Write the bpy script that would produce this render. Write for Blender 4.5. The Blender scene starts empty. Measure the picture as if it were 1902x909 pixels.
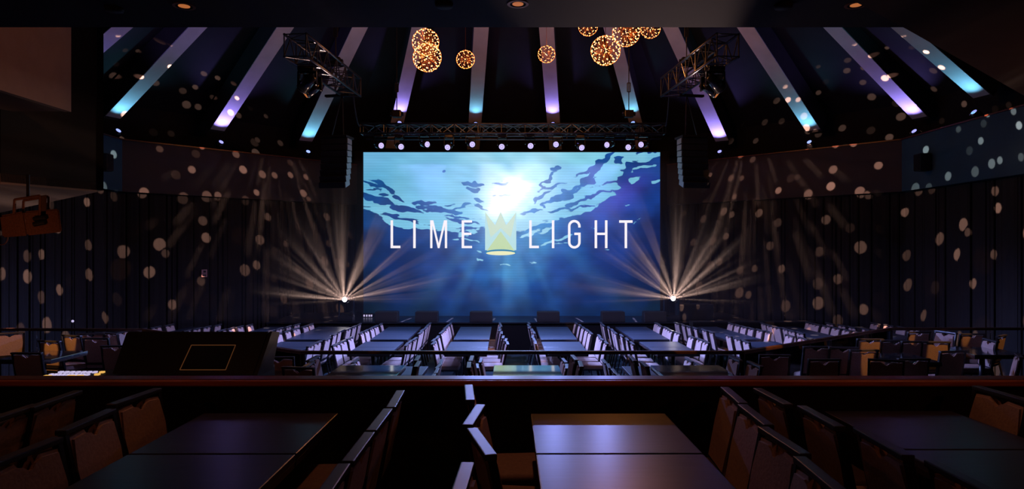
import bpy, bmesh, math, random
import numpy as np
from mathutils import Vector, Matrix
R = math.radians
PI = math.pi
sc = bpy.context.scene
COL = sc.collection
random.seed(7)

# ---------------------------------------------------------------- camera, world, exposure
CX, HY, F, EYE = 951.0, 462.0, 1240.0, 2.65       # picture centre, horizon row, focal length (px), eye height (m)
cam = bpy.data.objects.new('camera', bpy.data.cameras.new('camera'))
COL.objects.link(cam)
cam.location = (0, 0, EYE)
cam.rotation_euler = (R(90), 0, 0)
cam.data.sensor_width = 36
cam.data.lens = F / 1902 * 36
cam.data.shift_y = (HY - 454.5) / 1902
cam.data.clip_start = 0.05
cam.data.clip_end = 200
sc.camera = cam
sc.view_settings.view_transform = 'Standard'
sc.view_settings.look = 'None'
sc.view_settings.exposure = 0.0
sc.view_settings.gamma = 1.0
sc.view_settings.use_curve_mapping = False
sc.cycles.use_denoising = True
sc.cycles.max_bounces = 5
sc.cycles.diffuse_bounces = 2
sc.cycles.glossy_bounces = 3
sc.cycles.transparent_max_bounces = 12
sc.cycles.volume_bounces = 0
sc.cycles.sample_clamp_indirect = 3.0
sc.cycles.caustics_reflective = False
sc.cycles.caustics_refractive = False
sc.cycles.volume_step_rate = 4.0
w = bpy.data.worlds.new('world'); sc.world = w; w.use_nodes = True
w.node_tree.nodes['Background'].inputs[0].default_value = (0.35, 0.6, 1.0, 1)
w.node_tree.nodes['Background'].inputs[1].default_value = 0.006

VIOLET = (0.33, 0.25, 1.0); WASH = (0.28, 0.36, 1.0); CYAN = (0.16, 0.55, 0.85); AMBER = (1.0, 0.42, 0.10); WARM = (1.0, 0.55, 0.40)
P_UP = 112; P_WASH = 1700; P_DOTS = 7000; P_BEAM = 3300; P_PEND = 28; P_POOL = 420; P_CAN = 12; HAZE = 0.024

def P(px, py, d):
    return Vector(((px-CX)/F*d, d, EYE+(HY-py)/F*d))
def PZ(px, py, z):
    d = F*(EYE-z)/(py-HY)
    return Vector(((px-CX)/F*d, d, z))

# ---------------------------------------------------------------- materials
def mat(name, col, rough=0.5, metal=0.0, noise=0.0, scale=8.0, stretch=(1,1,1), emis=None, estr=0.0, bump=0.0, spec=0.5, coords='Object'):
    m = bpy.data.materials.new(name); m.use_nodes = True
    nt = m.node_tree; b = nt.nodes['Principled BSDF']
    b.inputs['Base Color'].default_value = (*col, 1); b.inputs['Roughness'].default_value = rough
    b.inputs['Metallic'].default_value = metal; b.inputs['Specular IOR Level'].default_value = spec
    if emis:
        b.inputs['Emission Color'].default_value = (*emis, 1); b.inputs['Emission Strength'].default_value = estr
    if noise > 0 or bump > 0:
        tc = nt.nodes.new('ShaderNodeTexCoord'); mp = nt.nodes.new('ShaderNodeMapping'); n = nt.nodes.new('ShaderNodeTexNoise')
        mp.inputs['Scale'].default_value = stretch; n.inputs['Scale'].default_value = scale; n.inputs['Detail'].default_value = 5
        nt.links.new(tc.outputs[coords], mp.inputs[0]); nt.links.new(mp.outputs[0], n.inputs['Vector'])
        if noise > 0:
            cr = nt.nodes.new('ShaderNodeValToRGB')
            cr.color_ramp.elements[0].position = 0.3; cr.color_ramp.elements[1].position = 0.7
            cr.color_ramp.elements[0].color = (*[c*(1-noise) for c in col], 1)
            cr.color_ramp.elements[1].color = (*[min(1, c*(1+noise)) for c in col], 1)
            nt.links.new(n.outputs['Fac'], cr.inputs[0]); nt.links.new(cr.outputs[0], b.inputs['Base Color'])
        if bump > 0:
            bp = nt.nodes.new('ShaderNodeBump'); bp.inputs['Strength'].default_value = bump; bp.inputs['Distance'].default_value = 0.01
            nt.links.new(n.outputs['Fac'], bp.inputs['Height']); nt.links.new(bp.outputs[0], b.inputs['Normal'])
    return m
M = {}
M['fabric'] = mat('chair_fabric', (0.52, 0.37, 0.32), 0.85, noise=0.12, scale=60, bump=0.15)
M['frame'] = mat('chair_frame', (0.022, 0.02, 0.022), 0.28)
M['rail'] = mat('chair_top_rail', (0.05, 0.05, 0.055), 0.33, spec=0.8)
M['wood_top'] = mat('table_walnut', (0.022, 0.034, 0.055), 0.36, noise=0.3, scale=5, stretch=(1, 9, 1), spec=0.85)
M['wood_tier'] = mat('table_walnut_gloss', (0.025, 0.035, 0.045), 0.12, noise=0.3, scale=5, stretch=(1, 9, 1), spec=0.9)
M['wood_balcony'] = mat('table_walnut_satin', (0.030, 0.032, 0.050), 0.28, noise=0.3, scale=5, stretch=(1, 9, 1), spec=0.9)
M['wood_tier'].node_tree.nodes['Principled BSDF'].inputs['Coat Weight'].default_value = 1.0
M['wood_tier'].node_tree.nodes['Principled BSDF'].inputs['Coat Roughness'].default_value = 0.08
M['wood_edge'] = mat('table_edge', (0.03, 0.018, 0.014), 0.3)
M['steel_dark'] = mat('dark_steel', (0.03, 0.03, 0.034), 0.35, metal=0.6)
M['truss'] = mat('truss_metal', (0.10, 0.10, 0.11), 0.32, metal=0.85)
M['black'] = mat('matte_black', (0.012, 0.012, 0.014), 0.6)
M['gloss_black'] = mat('gloss_black', (0.015, 0.015, 0.018), 0.22)
M['carpet'] = mat('carpet', (0.035, 0.07, 0.085), 0.95, noise=0.45, scale=2.2, bump=0.2)
M['carpet_dark'] = mat('carpet_dark', (0.02, 0.02, 0.024), 0.95, noise=0.3, scale=4)
M['stage'] = mat('stage_deck', (0.02, 0.022, 0.028), 0.3, noise=0.2, scale=3)
M['stage_front'] = mat('stage_front', (0.008, 0.008, 0.01), 0.8)
M['ceiling'] = mat('ceiling_black', (0.007, 0.007, 0.008), 0.9, noise=0.3, scale=2)
M['soffit'] = mat('soffit_paint', (0.026, 0.026, 0.03), 0.7, noise=0.1, scale=3)
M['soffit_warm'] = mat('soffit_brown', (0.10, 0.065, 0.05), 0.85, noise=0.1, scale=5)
M['booth_in'] = mat('booth_plaster', (0.30, 0.22, 0.18), 0.85, noise=0.06, scale=9)
M['booth_out'] = mat('booth_outer_black', (0.004, 0.004, 0.0045), 0.9)
M['band'] = mat('band_paint', (0.065, 0.052, 0.052), 0.8, noise=0.08, scale=2)
M['band_blue'] = mat('band_blue_paint', (0.03, 0.09, 0.14), 0.7, noise=0.08, scale=2)
M['wall'] = mat('dark_wall', (0.02, 0.02, 0.023), 0.9)
M['drape'] = mat('drape_velvet', (0.017, 0.0145, 0.0145), 0.9, noise=0.15, scale=30, stretch=(1, 1, .1))
M['beam'] = mat('beam_shaded_wood', (0.028, 0.02, 0.02), 0.8, noise=0.2, scale=4)  # beam sides darker than the underside: shade is put into the colour
M['beam_lit_face'] = mat('beam_lit_tone', (0.62, 0.60, 0.60), 0.75, noise=0.07, scale=3, bump=0.1)  # underside in its lit tone: light is put into the colour
M['lit_side_plate'] = mat('array_lit_side', (0.22, 0.28, 0.32), 0.4)
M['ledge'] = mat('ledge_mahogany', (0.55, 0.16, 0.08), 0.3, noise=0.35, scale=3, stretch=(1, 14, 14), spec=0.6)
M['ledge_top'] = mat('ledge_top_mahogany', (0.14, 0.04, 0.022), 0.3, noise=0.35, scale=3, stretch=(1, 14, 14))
M['guard'] = mat('guard_panel', (0.014, 0.012, 0.012), 0.75)
M['handrail'] = mat('handrail_wood', (0.10, 0.045, 0.03), 0.25, noise=0.3, scale=4)
M['speaker_tan'] = mat('speaker_tan', (0.15, 0.07, 0.04), 0.75, noise=0.25, scale=70, bump=0.1)
M['gold'] = mat('copper_wire', (0.50, 0.22, 0.10), 0.35, metal=1.0)
M['bulb'] = mat('led_point', (1, .8, .6), 0.4, emis=(1.0, 0.40, 0.13), estr=6.0)
M['bulb'].cycles.emission_sampling = 'NONE'
M['lens'] = mat('lens_lit_violet', (.5, .5, .6), 0.2, emis=(0.58, 0.50, 1.0), estr=1.6)
M['lens_cool'] = mat('lens_lit_cyan', (.5, .5, .6), 0.2, emis=(0.25, 0.60, 1.0), estr=0.9)
M['lens_up_violet'] = mat('lens_lit_soft_violet', (.5, .5, .6), 0.2, emis=(0.35, 0.35, 1.0), estr=0.9)
M['lens_up_violet'].cycles.emission_sampling = 'NONE'
M['lens_white'] = mat('lens_lit_white', (.8, .8, .8), 0.2, emis=(1.0, 0.88, 0.82), estr=40.0)
M['lens_amber'] = mat('lens_lit_amber', (.5, .3, .2), 0.2, emis=(1.0, 0.30, 0.08), estr=0.4)
M['line_amber'] = mat('screen_outline', (.2, .1, .05), 0.5, emis=(0.50, 0.18, 0.06), estr=0.13)
M['key_white'] = mat('key_lit_white', (.5, .5, .5), 0.5, emis=(0.62, 0.55, 0.85), estr=0.8)
M['key_amber'] = mat('key_lit_amber', (.5, .4, .2), 0.5, emis=(1.0, 0.55, 0.12), estr=0.8)
M['tape'] = mat('pale_tape', (0.55, 0.6, 0.65), 0.5)
M['pink_sign'] = mat('notice_paper', (0.75, 0.45, 0.45), 0.5)
M['letter'] = mat('screen_white', (0, 0, 0), 0.6, emis=(1.0, 0.93, 0.97), estr=1.0)
M['logo'] = mat('screen_lime_pale', (0, 0, 0), 0.6, emis=(0.50, 0.76, 0.76), estr=1.0)
M['logo2'] = mat('screen_lime', (0, 0, 0), 0.6, emis=(0.56, 0.72, 0.38), estr=1.0)
M['logo3'] = mat('screen_lime_bright', (0, 0, 0), 0.6, emis=(0.87, 0.87, 0.5), estr=1.0)
M['logo5'] = mat('screen_lime_faint', (0, 0, 0), 0.6, emis=(0.62, 0.76, 0.56), estr=1.0)
M['logo4'] = mat('screen_blue', (0, 0, 0), 0.6, emis=(0.013, 0.22, 0.40), estr=1.0)
for k in ('key_white', 'key_amber', 'line_amber', 'lens_amber', 'lens', 'lens_cool', 'lens_white', 'letter', 'logo', 'logo2', 'logo3', 'logo4', 'logo5'):
    M[k].cycles.emission_sampling = 'NONE'
g = bpy.data.materials.new('clear_glass'); g.use_nodes = True
nt = g.node_tree; nt.nodes.clear()
o = nt.nodes.new('ShaderNodeOutputMaterial'); mx = nt.nodes.new('ShaderNodeMixShader'); tr = nt.nodes.new('ShaderNodeBsdfTransparent')
gl = nt.nodes.new('ShaderNodeBsdfGlossy'); gl.inputs['Roughness'].default_value = 0.02; fr = nt.nodes.new('ShaderNodeFresnel'); fr.inputs[0].default_value = 1.35
tr.inputs[0].default_value = (0.93, 0.97, 0.97, 1)
nt.links.new(fr.outputs[0], mx.inputs[0]); nt.links.new(tr.outputs[0], mx.inputs[1]); nt.links.new(gl.outputs[0], mx.inputs[2]); nt.links.new(mx.outputs[0], o.inputs[0])
M['glass'] = g

# ---------------------------------------------------------------- helpers
def obj(name, bm, m, parent=None, smooth=False):
    me = bpy.data.meshes.new(name)
    bmesh.ops.recalc_face_normals(bm, faces=bm.faces)
    bm.to_mesh(me); bm.free()
    if smooth:
        for p in me.polygons: p.use_smooth = True
    for x in (m if isinstance(m, (list, tuple)) else [m]): me.materials.append(x)
    o = bpy.data.objects.new(name, me); COL.objects.link(o)
    if parent: o.parent = parent
    return o
def thing(name, label, cat, loc=(0, 0, 0), rz=0, group=None):
    o = bpy.data.objects.new(name, None); o.empty_display_size = 0.1; COL.objects.link(o)
    o.location = loc; o.rotation_euler = (0, 0, rz); o['label'] = label; o['category'] = cat
    if group: o['group'] = group
    return o
def tag(o, label, cat, group=None):
    o['label'] = label; o['category'] = cat
    if group: o['group'] = group
    return o
def struct(name, bm, m, label=None):
    o = obj(name, bm, m); o['kind'] = 'structure'
    return o
def add_box(bm, lo, hi, mtx=None, bevel=0.0, mi=0):
    x0, y0, z0 = lo; x1, y1, z1 = hi
    vs = [bm.verts.new(p) for p in ((x0,y0,z0),(x1,y0,z0),(x1,y1,z0),(x0,y1,z0),(x0,y0,z1),(x1,y0,z1),(x1,y1,z1),(x0,y1,z1))]
    fs = [bm.faces.new([vs[i] for i in q]) for q in ((3,2,1,0),(4,5,6,7),(0,1,5,4),(1,2,6,5),(2,3,7,6),(3,0,4,7))]
    for f in fs: f.material_index = mi
    if bevel > 0:
        es = list({e for f in fs for e in f.edges})
        r = bmesh.ops.bevel(bm, geom=es, offset=bevel, segments=2, affect='EDGES', profile=0.6)
        vs = list({v for f in r['faces'] for v in f.verts} | {v for v in vs if v.is_valid})
    if mtx is not None: bmesh.ops.transform(bm, matrix=mtx, verts=[v for v in vs if v.is_valid])
def add_rod(bm, a, b, r, n=6, r2=None, cap=True):
    a = Vector(a); b = Vector(b); d = b-a; L = d.length
    if L < 1e-6: return
    q = d.to_track_quat('Z', 'Y').to_matrix()
    r2 = r if r2 is None else r2
    A = [bm.verts.new(a+q@Vector((r*math.cos(2*PI*i/n), r*math.sin(2*PI*i/n), 0))) for i in range(n)]
    B = [bm.verts.new(b+q@Vector((r2*math.cos(2*PI*i/n), r2*math.sin(2*PI*i/n), 0))) for i in range(n)]
    for i in range(n): bm.faces.new((A[i], A[(i+1)%n], B[(i+1)%n], B[i]))
    if cap: bm.faces.new(A[::-1]); bm.faces.new(B)
def add_prism(bm, pts, y0, y1, mi=0):          # outline in x,z pushed along y
    A = [bm.verts.new((x, y0, z)) for x, z in pts]; B = [bm.verts.new((x, y1, z)) for x, z in pts]
    n = len(pts); fs = []
    for i in range(n): fs.append(bm.faces.new((A[i], A[(i+1)%n], B[(i+1)%n], B[i])))
    fs.append(bm.faces.new(A[::-1])); fs.append(bm.faces.new(B))
    for f in fs: f.material_index = mi
    return A+B, fs
def add_slab(bm, pts, z0, z1):                 # plan outline x,y pushed along z
    A = [bm.verts.new((x, y, z0)) for x, y in pts]; B = [bm.verts.new((x, y, z1)) for x, y in pts]
    n = len(pts)
    for i in range(n): bm.faces.new((A[i], A[(i+1)%n], B[(i+1)%n], B[i]))
    bm.faces.new(A[::-1]); bm.faces.new(B)
def add_ico(bm, c, r, sub=1):
    bmesh.ops.create_icosphere(bm, subdivisions=sub, radius=r, matrix=Matrix.Translation(c))
def BM(): return bmesh.new()
def dup(root, loc, rz, label, group=None, cat=None):
    r = root.copy(); COL.objects.link(r); r.location = loc; r.rotation_euler = (0, 0, rz); r['label'] = label
    if cat: r['category'] = cat
    if group: r['group'] = group
    for ch in list(root.children):
        c = ch.copy(); COL.objects.link(c); c.parent = r
        for gch in ch.children:
            d = gch.copy(); COL.objects.link(d); d.parent = c
    return r
def light(name, kind, loc, color, power, target=None, radius=0.05, angle=60, blend=0.4, parent=None):
    l = bpy.data.lights.new(name, kind); l.color = color; l.energy = power
    l.shadow_soft_size = radius
    if kind == 'SPOT': l.spot_size = R(angle); l.spot_blend = blend
    o = bpy.data.objects.new(name, l); COL.objects.link(o); o.location = loc
    if target is not None: o.rotation_euler = (Vector(target)-Vector(loc)).to_track_quat('-Z', 'Y').to_euler()
    return o

# ================================================================ STRUCTURE
ZB, ZT = 0.97, 0.40                    # balcony floor, middle tier floor
SX, AY, BX, BY = 9.85, 16.5, 5.1, 21.6 # side wall, corners of the angled wall
HB, HT = EYE+1.40, EYE+2.66            # lower and upper edge of the wall band
bm = BM(); add_slab(bm, [(-SX-.3, 3.9), (SX+.3, 3.9), (SX+.3, AY), (BX, BY+.3), (-BX, BY+.3), (-SX-.3, AY)], -0.2, 0.0); struct('floor', bm, M['carpet'])
RAILPTS = [(-SX, 11.3), (-6.15, 11.16), (-3.32, 9.16), (-2.74, 8.75), (3.02, 8.75), (4.8, 10.1), (6.4, 11.3), (SX, 11.35)]
bm = BM(); add_slab(bm, [(-SX, 4.2)]+[(x, y+.05) for x, y in RAILPTS]+[(SX, 4.2)], 0.0, ZT); struct('floor_tier', bm, M['carpet_dark'])
bm = BM(); add_slab(bm, [(-6, -1.6), (6, -1.6), (6, 4.08), (-6, 4.08)], 0.0, ZB); struct('floor_balcony', bm, M['carpet_dark'])
# stage
bm = BM(); add_slab(bm, [(-6.2, 17.0), (6.2, 17.0), (6.2, 19.6), (-6.2, 19.6)], 0.0, 0.74)
st = obj('stage', bm, M['stage_front']); tag(st, 'long black stage platform running under the large screen', 'stage')
bm = BM(); add_box(bm, (-6.25, 16.97, .74), (6.25, 19.6, .77)); obj('stage_deck', bm, M['stage'], st)
bm = BM(); add_box(bm, (4.5, 16.6, 0), (7.6, 16.97, .82)); tag(obj('stage_riser', bm, M['stage_front']), 'low black riser at the right end of the stage', 'riser')
# walls
def wall(name, a, b, z0, z1, m, th=0.12, sgn=1):
    a = Vector((*a, 0)); b = Vector((*b, 0)); d = (b-a).normalized(); n = Vector((-d.y, d.x, 0))*th*sgn
    bm = BM(); add_slab(bm, [(a.x, a.y), (b.x, b.y), (b.x+n.x, b.y+n.y), (a.x+n.x, a.y+n.y)], z0, z1)
    return struct(name, bm, m)
WT = 7.2
PL = [(-SX, 4.0), (-SX, AY), (-BX, BY), (BX, BY), (SX, AY), (SX, 4.0)]
wall('wall_left', PL[0], PL[1], 0, HB, M['wall']); wall('wall_left_angled', PL[1], PL[2], 0, HB, M['wall'])
wall('wall_back', PL[2], PL[3], 0, HT+.5, M['wall'])
wall('wall_right_angled', PL[3], PL[4], 0, HB, M['wall']); wall('wall_right', PL[4], PL[5], 0, HB, M['wall'])
# plaster band above the drapes, standing 0.25 m proud of the wall
def inset(p, k): 
    c = Vector((0, 12.0)); v = Vector(p)-c; return (c.x+v.x*(1-k), c.y+v.y*(1-k))
kk = 0.03
wall('wall_left_band', inset(PL[0], kk), inset(PL[1], kk), HB, HT, M['band_blue'], 0.3); wall('wall_right_band', inset(PL[4], kk), inset(PL[5], kk), HB, HT, M['band_blue'], 0.3)
wall('wall_left_angled_band', inset(PL[1], kk), inset(PL[2], kk), HB, HT, M['band'], 0.3)
wall('wall_right_angled_band', inset(PL[3], kk), inset(PL[4], kk), HB, HT, M['band'], 0.3)
# thin cap trim on the band
tn = 1
for i, (a, b) in enumerate(((0, 1), (1, 2), (3, 4), (4, 5))):
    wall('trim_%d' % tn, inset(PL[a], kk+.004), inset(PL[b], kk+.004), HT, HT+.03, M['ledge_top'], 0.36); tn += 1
# conical ceiling
APX = Vector((0, 12.3, EYE+10.0)); HF = EYE+3.35
ring = [Vector((x*1.06, 12+(y-12)*1.06, HF+.35)) for x, y in [(-SX, -2), (-SX, 6), (-SX, AY), (-BX, BY), (0, BY), (BX, BY), (SX, AY), (SX, 6), (SX, -2)]]
bm = BM(); ap = bm.verts.new(APX+Vector((0, 0, .35))); rv = [bm.verts.new(p) for p in ring]; rl = [bm.verts.new((p.x*1.02, p.y, HT-.3)) for p in ring]
for i in range(len(rv)-1):
    bm.faces.new((rv[i], rv[i+1], ap)); bm.faces.new((rv[i], rl[i], rl[i+1], rv[i+1]))
struct('ceiling', bm, M['ceiling'])
# balcony: soffit ceiling, guard wall, ledge
ZC = EYE+1.32
bm = BM(); add_slab(bm, [(-5.2, -1.6), (7, -1.6), (7, 3.98), (-5.2, 3.98)], ZC, ZC+.5); struct('ceiling_balcony', bm, M['soffit'])
bm = BM(); add_slab(bm, [(1.80, 3.52), (2.36, 3.985), (4.37, 5.7), (9.8, 10.35), (9.8, 1.2), (1.8, 1.2)], ZC-.012, ZC+.45); struct('ceiling_balcony_right', bm, M['soffit_warm'])  # brown slab: warm light on the ceiling is put into its colour
bm = BM(); add_box(bm, (-6, 4.08, 0), (6, 4.14, 1.82)); struct('wall_balcony_front', bm, M['guard'])
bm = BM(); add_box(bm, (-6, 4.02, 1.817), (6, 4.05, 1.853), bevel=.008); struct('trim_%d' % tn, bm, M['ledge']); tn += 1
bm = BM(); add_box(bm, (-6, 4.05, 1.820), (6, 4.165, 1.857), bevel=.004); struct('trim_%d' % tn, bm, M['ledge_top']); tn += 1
bm = BM(); add_box(bm, (-6.1, -1.7, ZB), (6.1, -1.6, ZC)); struct('wall_balcony_back', bm, M['wall'])
bm = BM(); add_box(bm, (6, -1.6, ZB), (6.1, 3.9, ZC)); struct('wall_balcony_right', bm, M['wall'])
bm = BM(); add_box(bm, (-6.1, -1.6, ZB), (-6, 3.9, ZC)); struct('wall_balcony_left', bm, M['wall'])
# control booth overhanging on the left: shell and a hanging panel lit by an added lamp
hu = 0.60; zb = EYE+hu
c0 = Vector((-4.75, 6.2)); c1 = Vector((-4.40, 7.08)); c2 = Vector((-8.9, 11.5)); c3 = Vector((-9.8, 5.0)); c4 = Vector((-5.2, 4.9))
bm = BM(); add_slab(bm, [tuple(c0), tuple(c1), tuple(c2), (-9.8, 11.5), (-9.8, 6.2)], zb, zb+.10); struct('ceiling_booth_underside', bm, M['booth_in'])
wall('wall_booth_near', (-4.75, 6.2), (-4.40, 7.08), zb+.02, ZC+1.6, M['booth_out'], 0.06)
wall('wall_booth_far', (-4.40, 7.08), (-8.9, 11.5), zb+.02, ZC+1.6, M['booth_out'], 0.06, -1)
ZP = EYE+1.29
bm = BM(); add_box(bm, (-4.22, 3.99, ZP), (-4.16, 6.3, ZP+2.2)); struct('wall_booth_inner', bm, M['booth_in'])
bm = BM(); add_box(bm, (-9.8, 3.99, ZP+.005), (-4.22, 6.3, ZP+.06)); struct('ceiling_booth_slab', bm, M['soffit_warm'])
bm = BM(); add_box(bm, (-9.8, 6.30, zb+.1), (-4.72, 6.36, ZC+2.2)); struct('wall_booth_front', bm, M['booth_out'])

# ---------------------------------------------------------------- drapes
def curtain(name, a, b, z0, z1, label, seed):
    a = Vector(a); b = Vector(b); d = b-a; L = d.length; d.normalize(); n = Vector((d.y, -d.x))
    if n.dot(Vector((0, 12))-a) < 0: n = -n
    rnd = random.Random(seed); s = 0; pts = []; prof = []
    while s < L:
        wd = rnd.choice((.10, .13, .30, .42, .22)); wd = min(wd, L-s)
        dep = rnd.uniform(.10, .14)
        for u_, y_ in ((0, 0), (.018, 0), (.026, dep*.9), (wd*.3, dep), (wd*.55, dep*.94), (wd*.8, dep), (wd-.008, dep*.9)):
            if u_ <= wd: pts.append((s+u_, .03+y_))
        s += wd
    pts.append((L, .05))
    bm = BM(); zs = [z0, (z0+z1)/2, z1]; rows = []
    for z in zs: rows.append([bm.verts.new((a.x+d.x*s+n.x*o_, a.y+d.y*s+n.y*o_, z)) for s, o_ in pts])
    for r in range(len(zs)-1):
        for i in range(len(pts)-1): bm.faces.new((rows[r][i], rows[r][i+1], rows[r+1][i+1], rows[r+1][i]))
    o = obj(name, bm, M['drape'])
    tag(o, label, 'curtain', 'black pleated drapes round the room')
    return o
curtain('curtain', (-SX+.02, 6.5), (-SX+.02, AY), 0.05, HB-.02, 'dark pleated drape along the left side wall under the blue band', 3)
curtain('curtain', (-SX+.02, AY), (-BX, BY-.05), 0.05, HB-.02, 'dark pleated drape on the angled wall left of the screen', 5)
curtain('curtain', (BX, BY-.05), (SX-.02, AY), 0.05, HB-.02, 'dark pleated drape on the angled wall right of the screen', 8)
curtain('curtain', (SX-.02, AY), (SX-.02, 6.5), 0.05, HB-.02, 'dark pleated drape along the right side wall under the blue band', 9)

# ---------------------------------------------------------------- ceiling beams with uplights
def apex_px(px, py):  # foot of a beam on the ring height
    return PZ(px, py, HF) if False else None
def on_plane_h(px, py, z):
    d = F*(z-EYE)/(HY-py); return Vector(((px-CX)/F*d, d, z))
feet = [  # px, py of lower end; colour; start of lit part
    ((79, 179), 'v'), ((210, 218), 'c'), ((404, 242), 'v'), ((568, 262), 'c'), ((727, 276), 'v'), ((879, 278), 'c'),
    ((1032, 278), 'v'), ((1193, 276), 'c'), ((1341, 262), 'v'), ((1510, 242), 'c'), ((1708, 219), 'v'), ((1823, 179), 'c')]
tops = [(225, 53), (366, 53), (529, 53), (668, 53), (778, 53), (894, 53), (1015, 53), (1135, 53), (1246, 53), (1386, 53), (1548, 53), (1677, 53)]
names = ['far left', 'second from left', 'third from left', 'fourth from left', 'fifth from left', 'left of the pair above the screen', 'right of the pair above the screen',
         'fifth from right', 'fourth from right', 'third from right', 'second from right', 'far right']
BEAMS = []
for i, ((px, py), c) in enumerate(feet):
    A = on_plane_h(px, py, EYE+3.24)
    # the beam passes through the top pixel on the plane spanned with the room axis: choose depth so the slope is the roof's
    tx, ty = tops[i]
    best = None
    for k in range(1, 400):
        d = A.y - k*0.025 if A.y > 13 else A.y - k*0.01
        if d < 4: break
        B = P(tx, ty, d); rise = B.z-A.z; run = math.hypot(B.x-A.x, B.y-A.y)
        if run < .3: continue
        e = abs(rise/run-0.70)
        if best is None or e < best[0]: best = (e, B)
    B = best[1]
    D = (B-A).normalized(); E = A+D*((B-A).length*1.9)
    up = Vector((0, 0, 1)); side = D.cross(up).normalized(); nrm = side.cross(D).normalized()
    if nrm.z < 0: nrm = -nrm
    W2, DP = 0.20, 0.55
    t = thing('ceiling_beam', '%s sloping ceiling beam, underside washed %s by its uplight' % (names[i], 'violet' if c == 'v' else 'cyan'), 'beam', A, 0, 'radial ceiling beams')
    def q(s, n_, l): return (A+D*s+side*l+nrm*n_)-A
    L = (E-A).length
    bm = BM()
    vs = [bm.verts.new(q(s, n_, l)) for s in (-.1, L) for n_, l in ((.02, -W2), (.02, W2), (DP, W2), (DP, -W2))]
    for f in ((0,1,2,3), (7,6,5,4), (0,4,5,1), (1,5,6,2), (2,6,7,3), (3,7,4,0)): bm.faces.new([vs[j] for j in f])
    obj('beam_body', bm, M['beam'], t)
    bm = BM()
    vs = [bm.verts.new(q(s, n_, l)) for s in (0, L) for n_, l in ((0, -W2), (0, W2), (.02, W2), (.02, -W2))]
    for f in ((0,1,2,3), (7,6,5,4), (0,4,5,1), (1,5,6,2), (2,6,7,3), (3,7,4,0)): bm.faces.new([vs[j] for j in f])
    obj('lit_soffit', bm, M['beam_lit_face'], t)
    BEAMS.append((A, D, side, nrm, c))
# uplight fixtures
def fixture_proto():
    t = thing('uplight', '', 'spotlight')
    bm = BM(); add_rod(bm, (0, 0, -.10), (0, 0, .12), .085, 14, .10); obj('housing', bm, M['gloss_black'], t, True)
    bm = BM()
    add_box(bm, (-.13, -.02, -.02), (-.115, .02, .10)); add_box(bm, (.115, -.02, -.02), (.13, .02, .10)); add_box(bm, (-.13, -.02, -.13), (.13, .02, -.115)); add_box(bm, (-.13, -.02, -.13), (-.115, .02, .1)); add_box(bm, (.115, -.02, -.13), (.13, .02, .1))
    obj('yoke', bm, M['steel_dark'], t)
    return t
up0 = fixture_proto(); first = True
lens_meshes = {}
for c in 'vc':
    bm = BM(); add_rod(bm, (0, 0, .118), (0, 0, .126), .06, 16); o = obj('lens', bm, M['lens_up_violet'] if c == 'v' else M['lens_cool']); lens_meshes[c] = o.data; bpy.data.objects.remove(o)
for i, (A, D, side, nrm, c) in enumerate(BEAMS):
    mid = 4 <= i <= 7
    s0 = 1.30 if mid else -0.55
    pos = A + D*s0 - nrm*.26 if mid else A+Vector((-A.x, 12-A.y, 0)).normalized()*.10+Vector((0, 0, -.42))
    lab = '%s uplight at the foot of its ceiling beam' % names[i]
    if first: t = up0; t['label'] = lab; t['group'] = 'beam uplights'; t.location = pos; first = False
    else: t = dup(up0, pos, 0, lab, 'beam uplights')
    aim = (D*1.0+nrm*.10).normalized()
    t.rotation_mode = 'QUATERNION'; t.rotation_quaternion = aim.to_track_quat('Z', 'Y')
    l = bpy.data.objects.new('lens', lens_meshes[c]); COL.objects.link(l); l.parent = t
    tgt = A + D*(s0+(1.5 if mid else 1.6))
    light('uplight_lamp', 'SPOT', pos+aim*.14, VIOLET if c == 'v' else CYAN, P_UP*(.55 if c == 'c' else 1.25)*(.55 if mid else .9), tgt, 0.02, 100, .9)

# ================================================================ LED SCREEN
SD = 18.6
def S(px, py, off=0.0): v = P(px, py, SD-off); return v
scr = thing('led_screen', 'huge LED screen showing sunlit blue water and white lettering', 'screen', P(951, 588, SD))
def sobj(name, bm, m):
    bmesh.ops.translate(bm, verts=bm.verts, vec=-Vector(scr.location)); return obj(name, bm, m, scr)
bm = BM(); a = S(672, 281); b = S(1229, 591); add_box(bm, (a.x, SD+.02, b.z), (b.x, SD+.14, a.z)); sobj('screen_housing', bm, M['black'])
NX, NY = 300, 166
ux = np.linspace(675, 1226, NX); vy = np.linspace(283, 588, NY)
U, V = np.meshgrid(ux, vy)
rs = np.random.RandomState(4)
def vnoise(U, V, sx, sy, seed, ang=0):
    r = np.random.RandomState(seed); ca, sa = math.cos(ang), math.sin(ang)
    x = (U*ca+V*sa)/sx+100; y = (-U*sa+V*ca)/sy+100
    xi = np.floor(x).astype(int); yi = np.floor(y).astype(int); fx = x-xi; fy = y-yi
    T = r.rand(256, 256); fx = fx*fx*(3-2*fx); fy = fy*fy*(3-2*fy)
    g_ = lambda i, j: T[(i) % 256, (j) % 256]
    return (g_(xi, yi)*(1-fx)+g_(xi+1, yi)*fx)*(1-fy)+(g_(xi, yi+1)*(1-fx)+g_(xi+1, yi+1)*fx)*fy-.5
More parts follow.
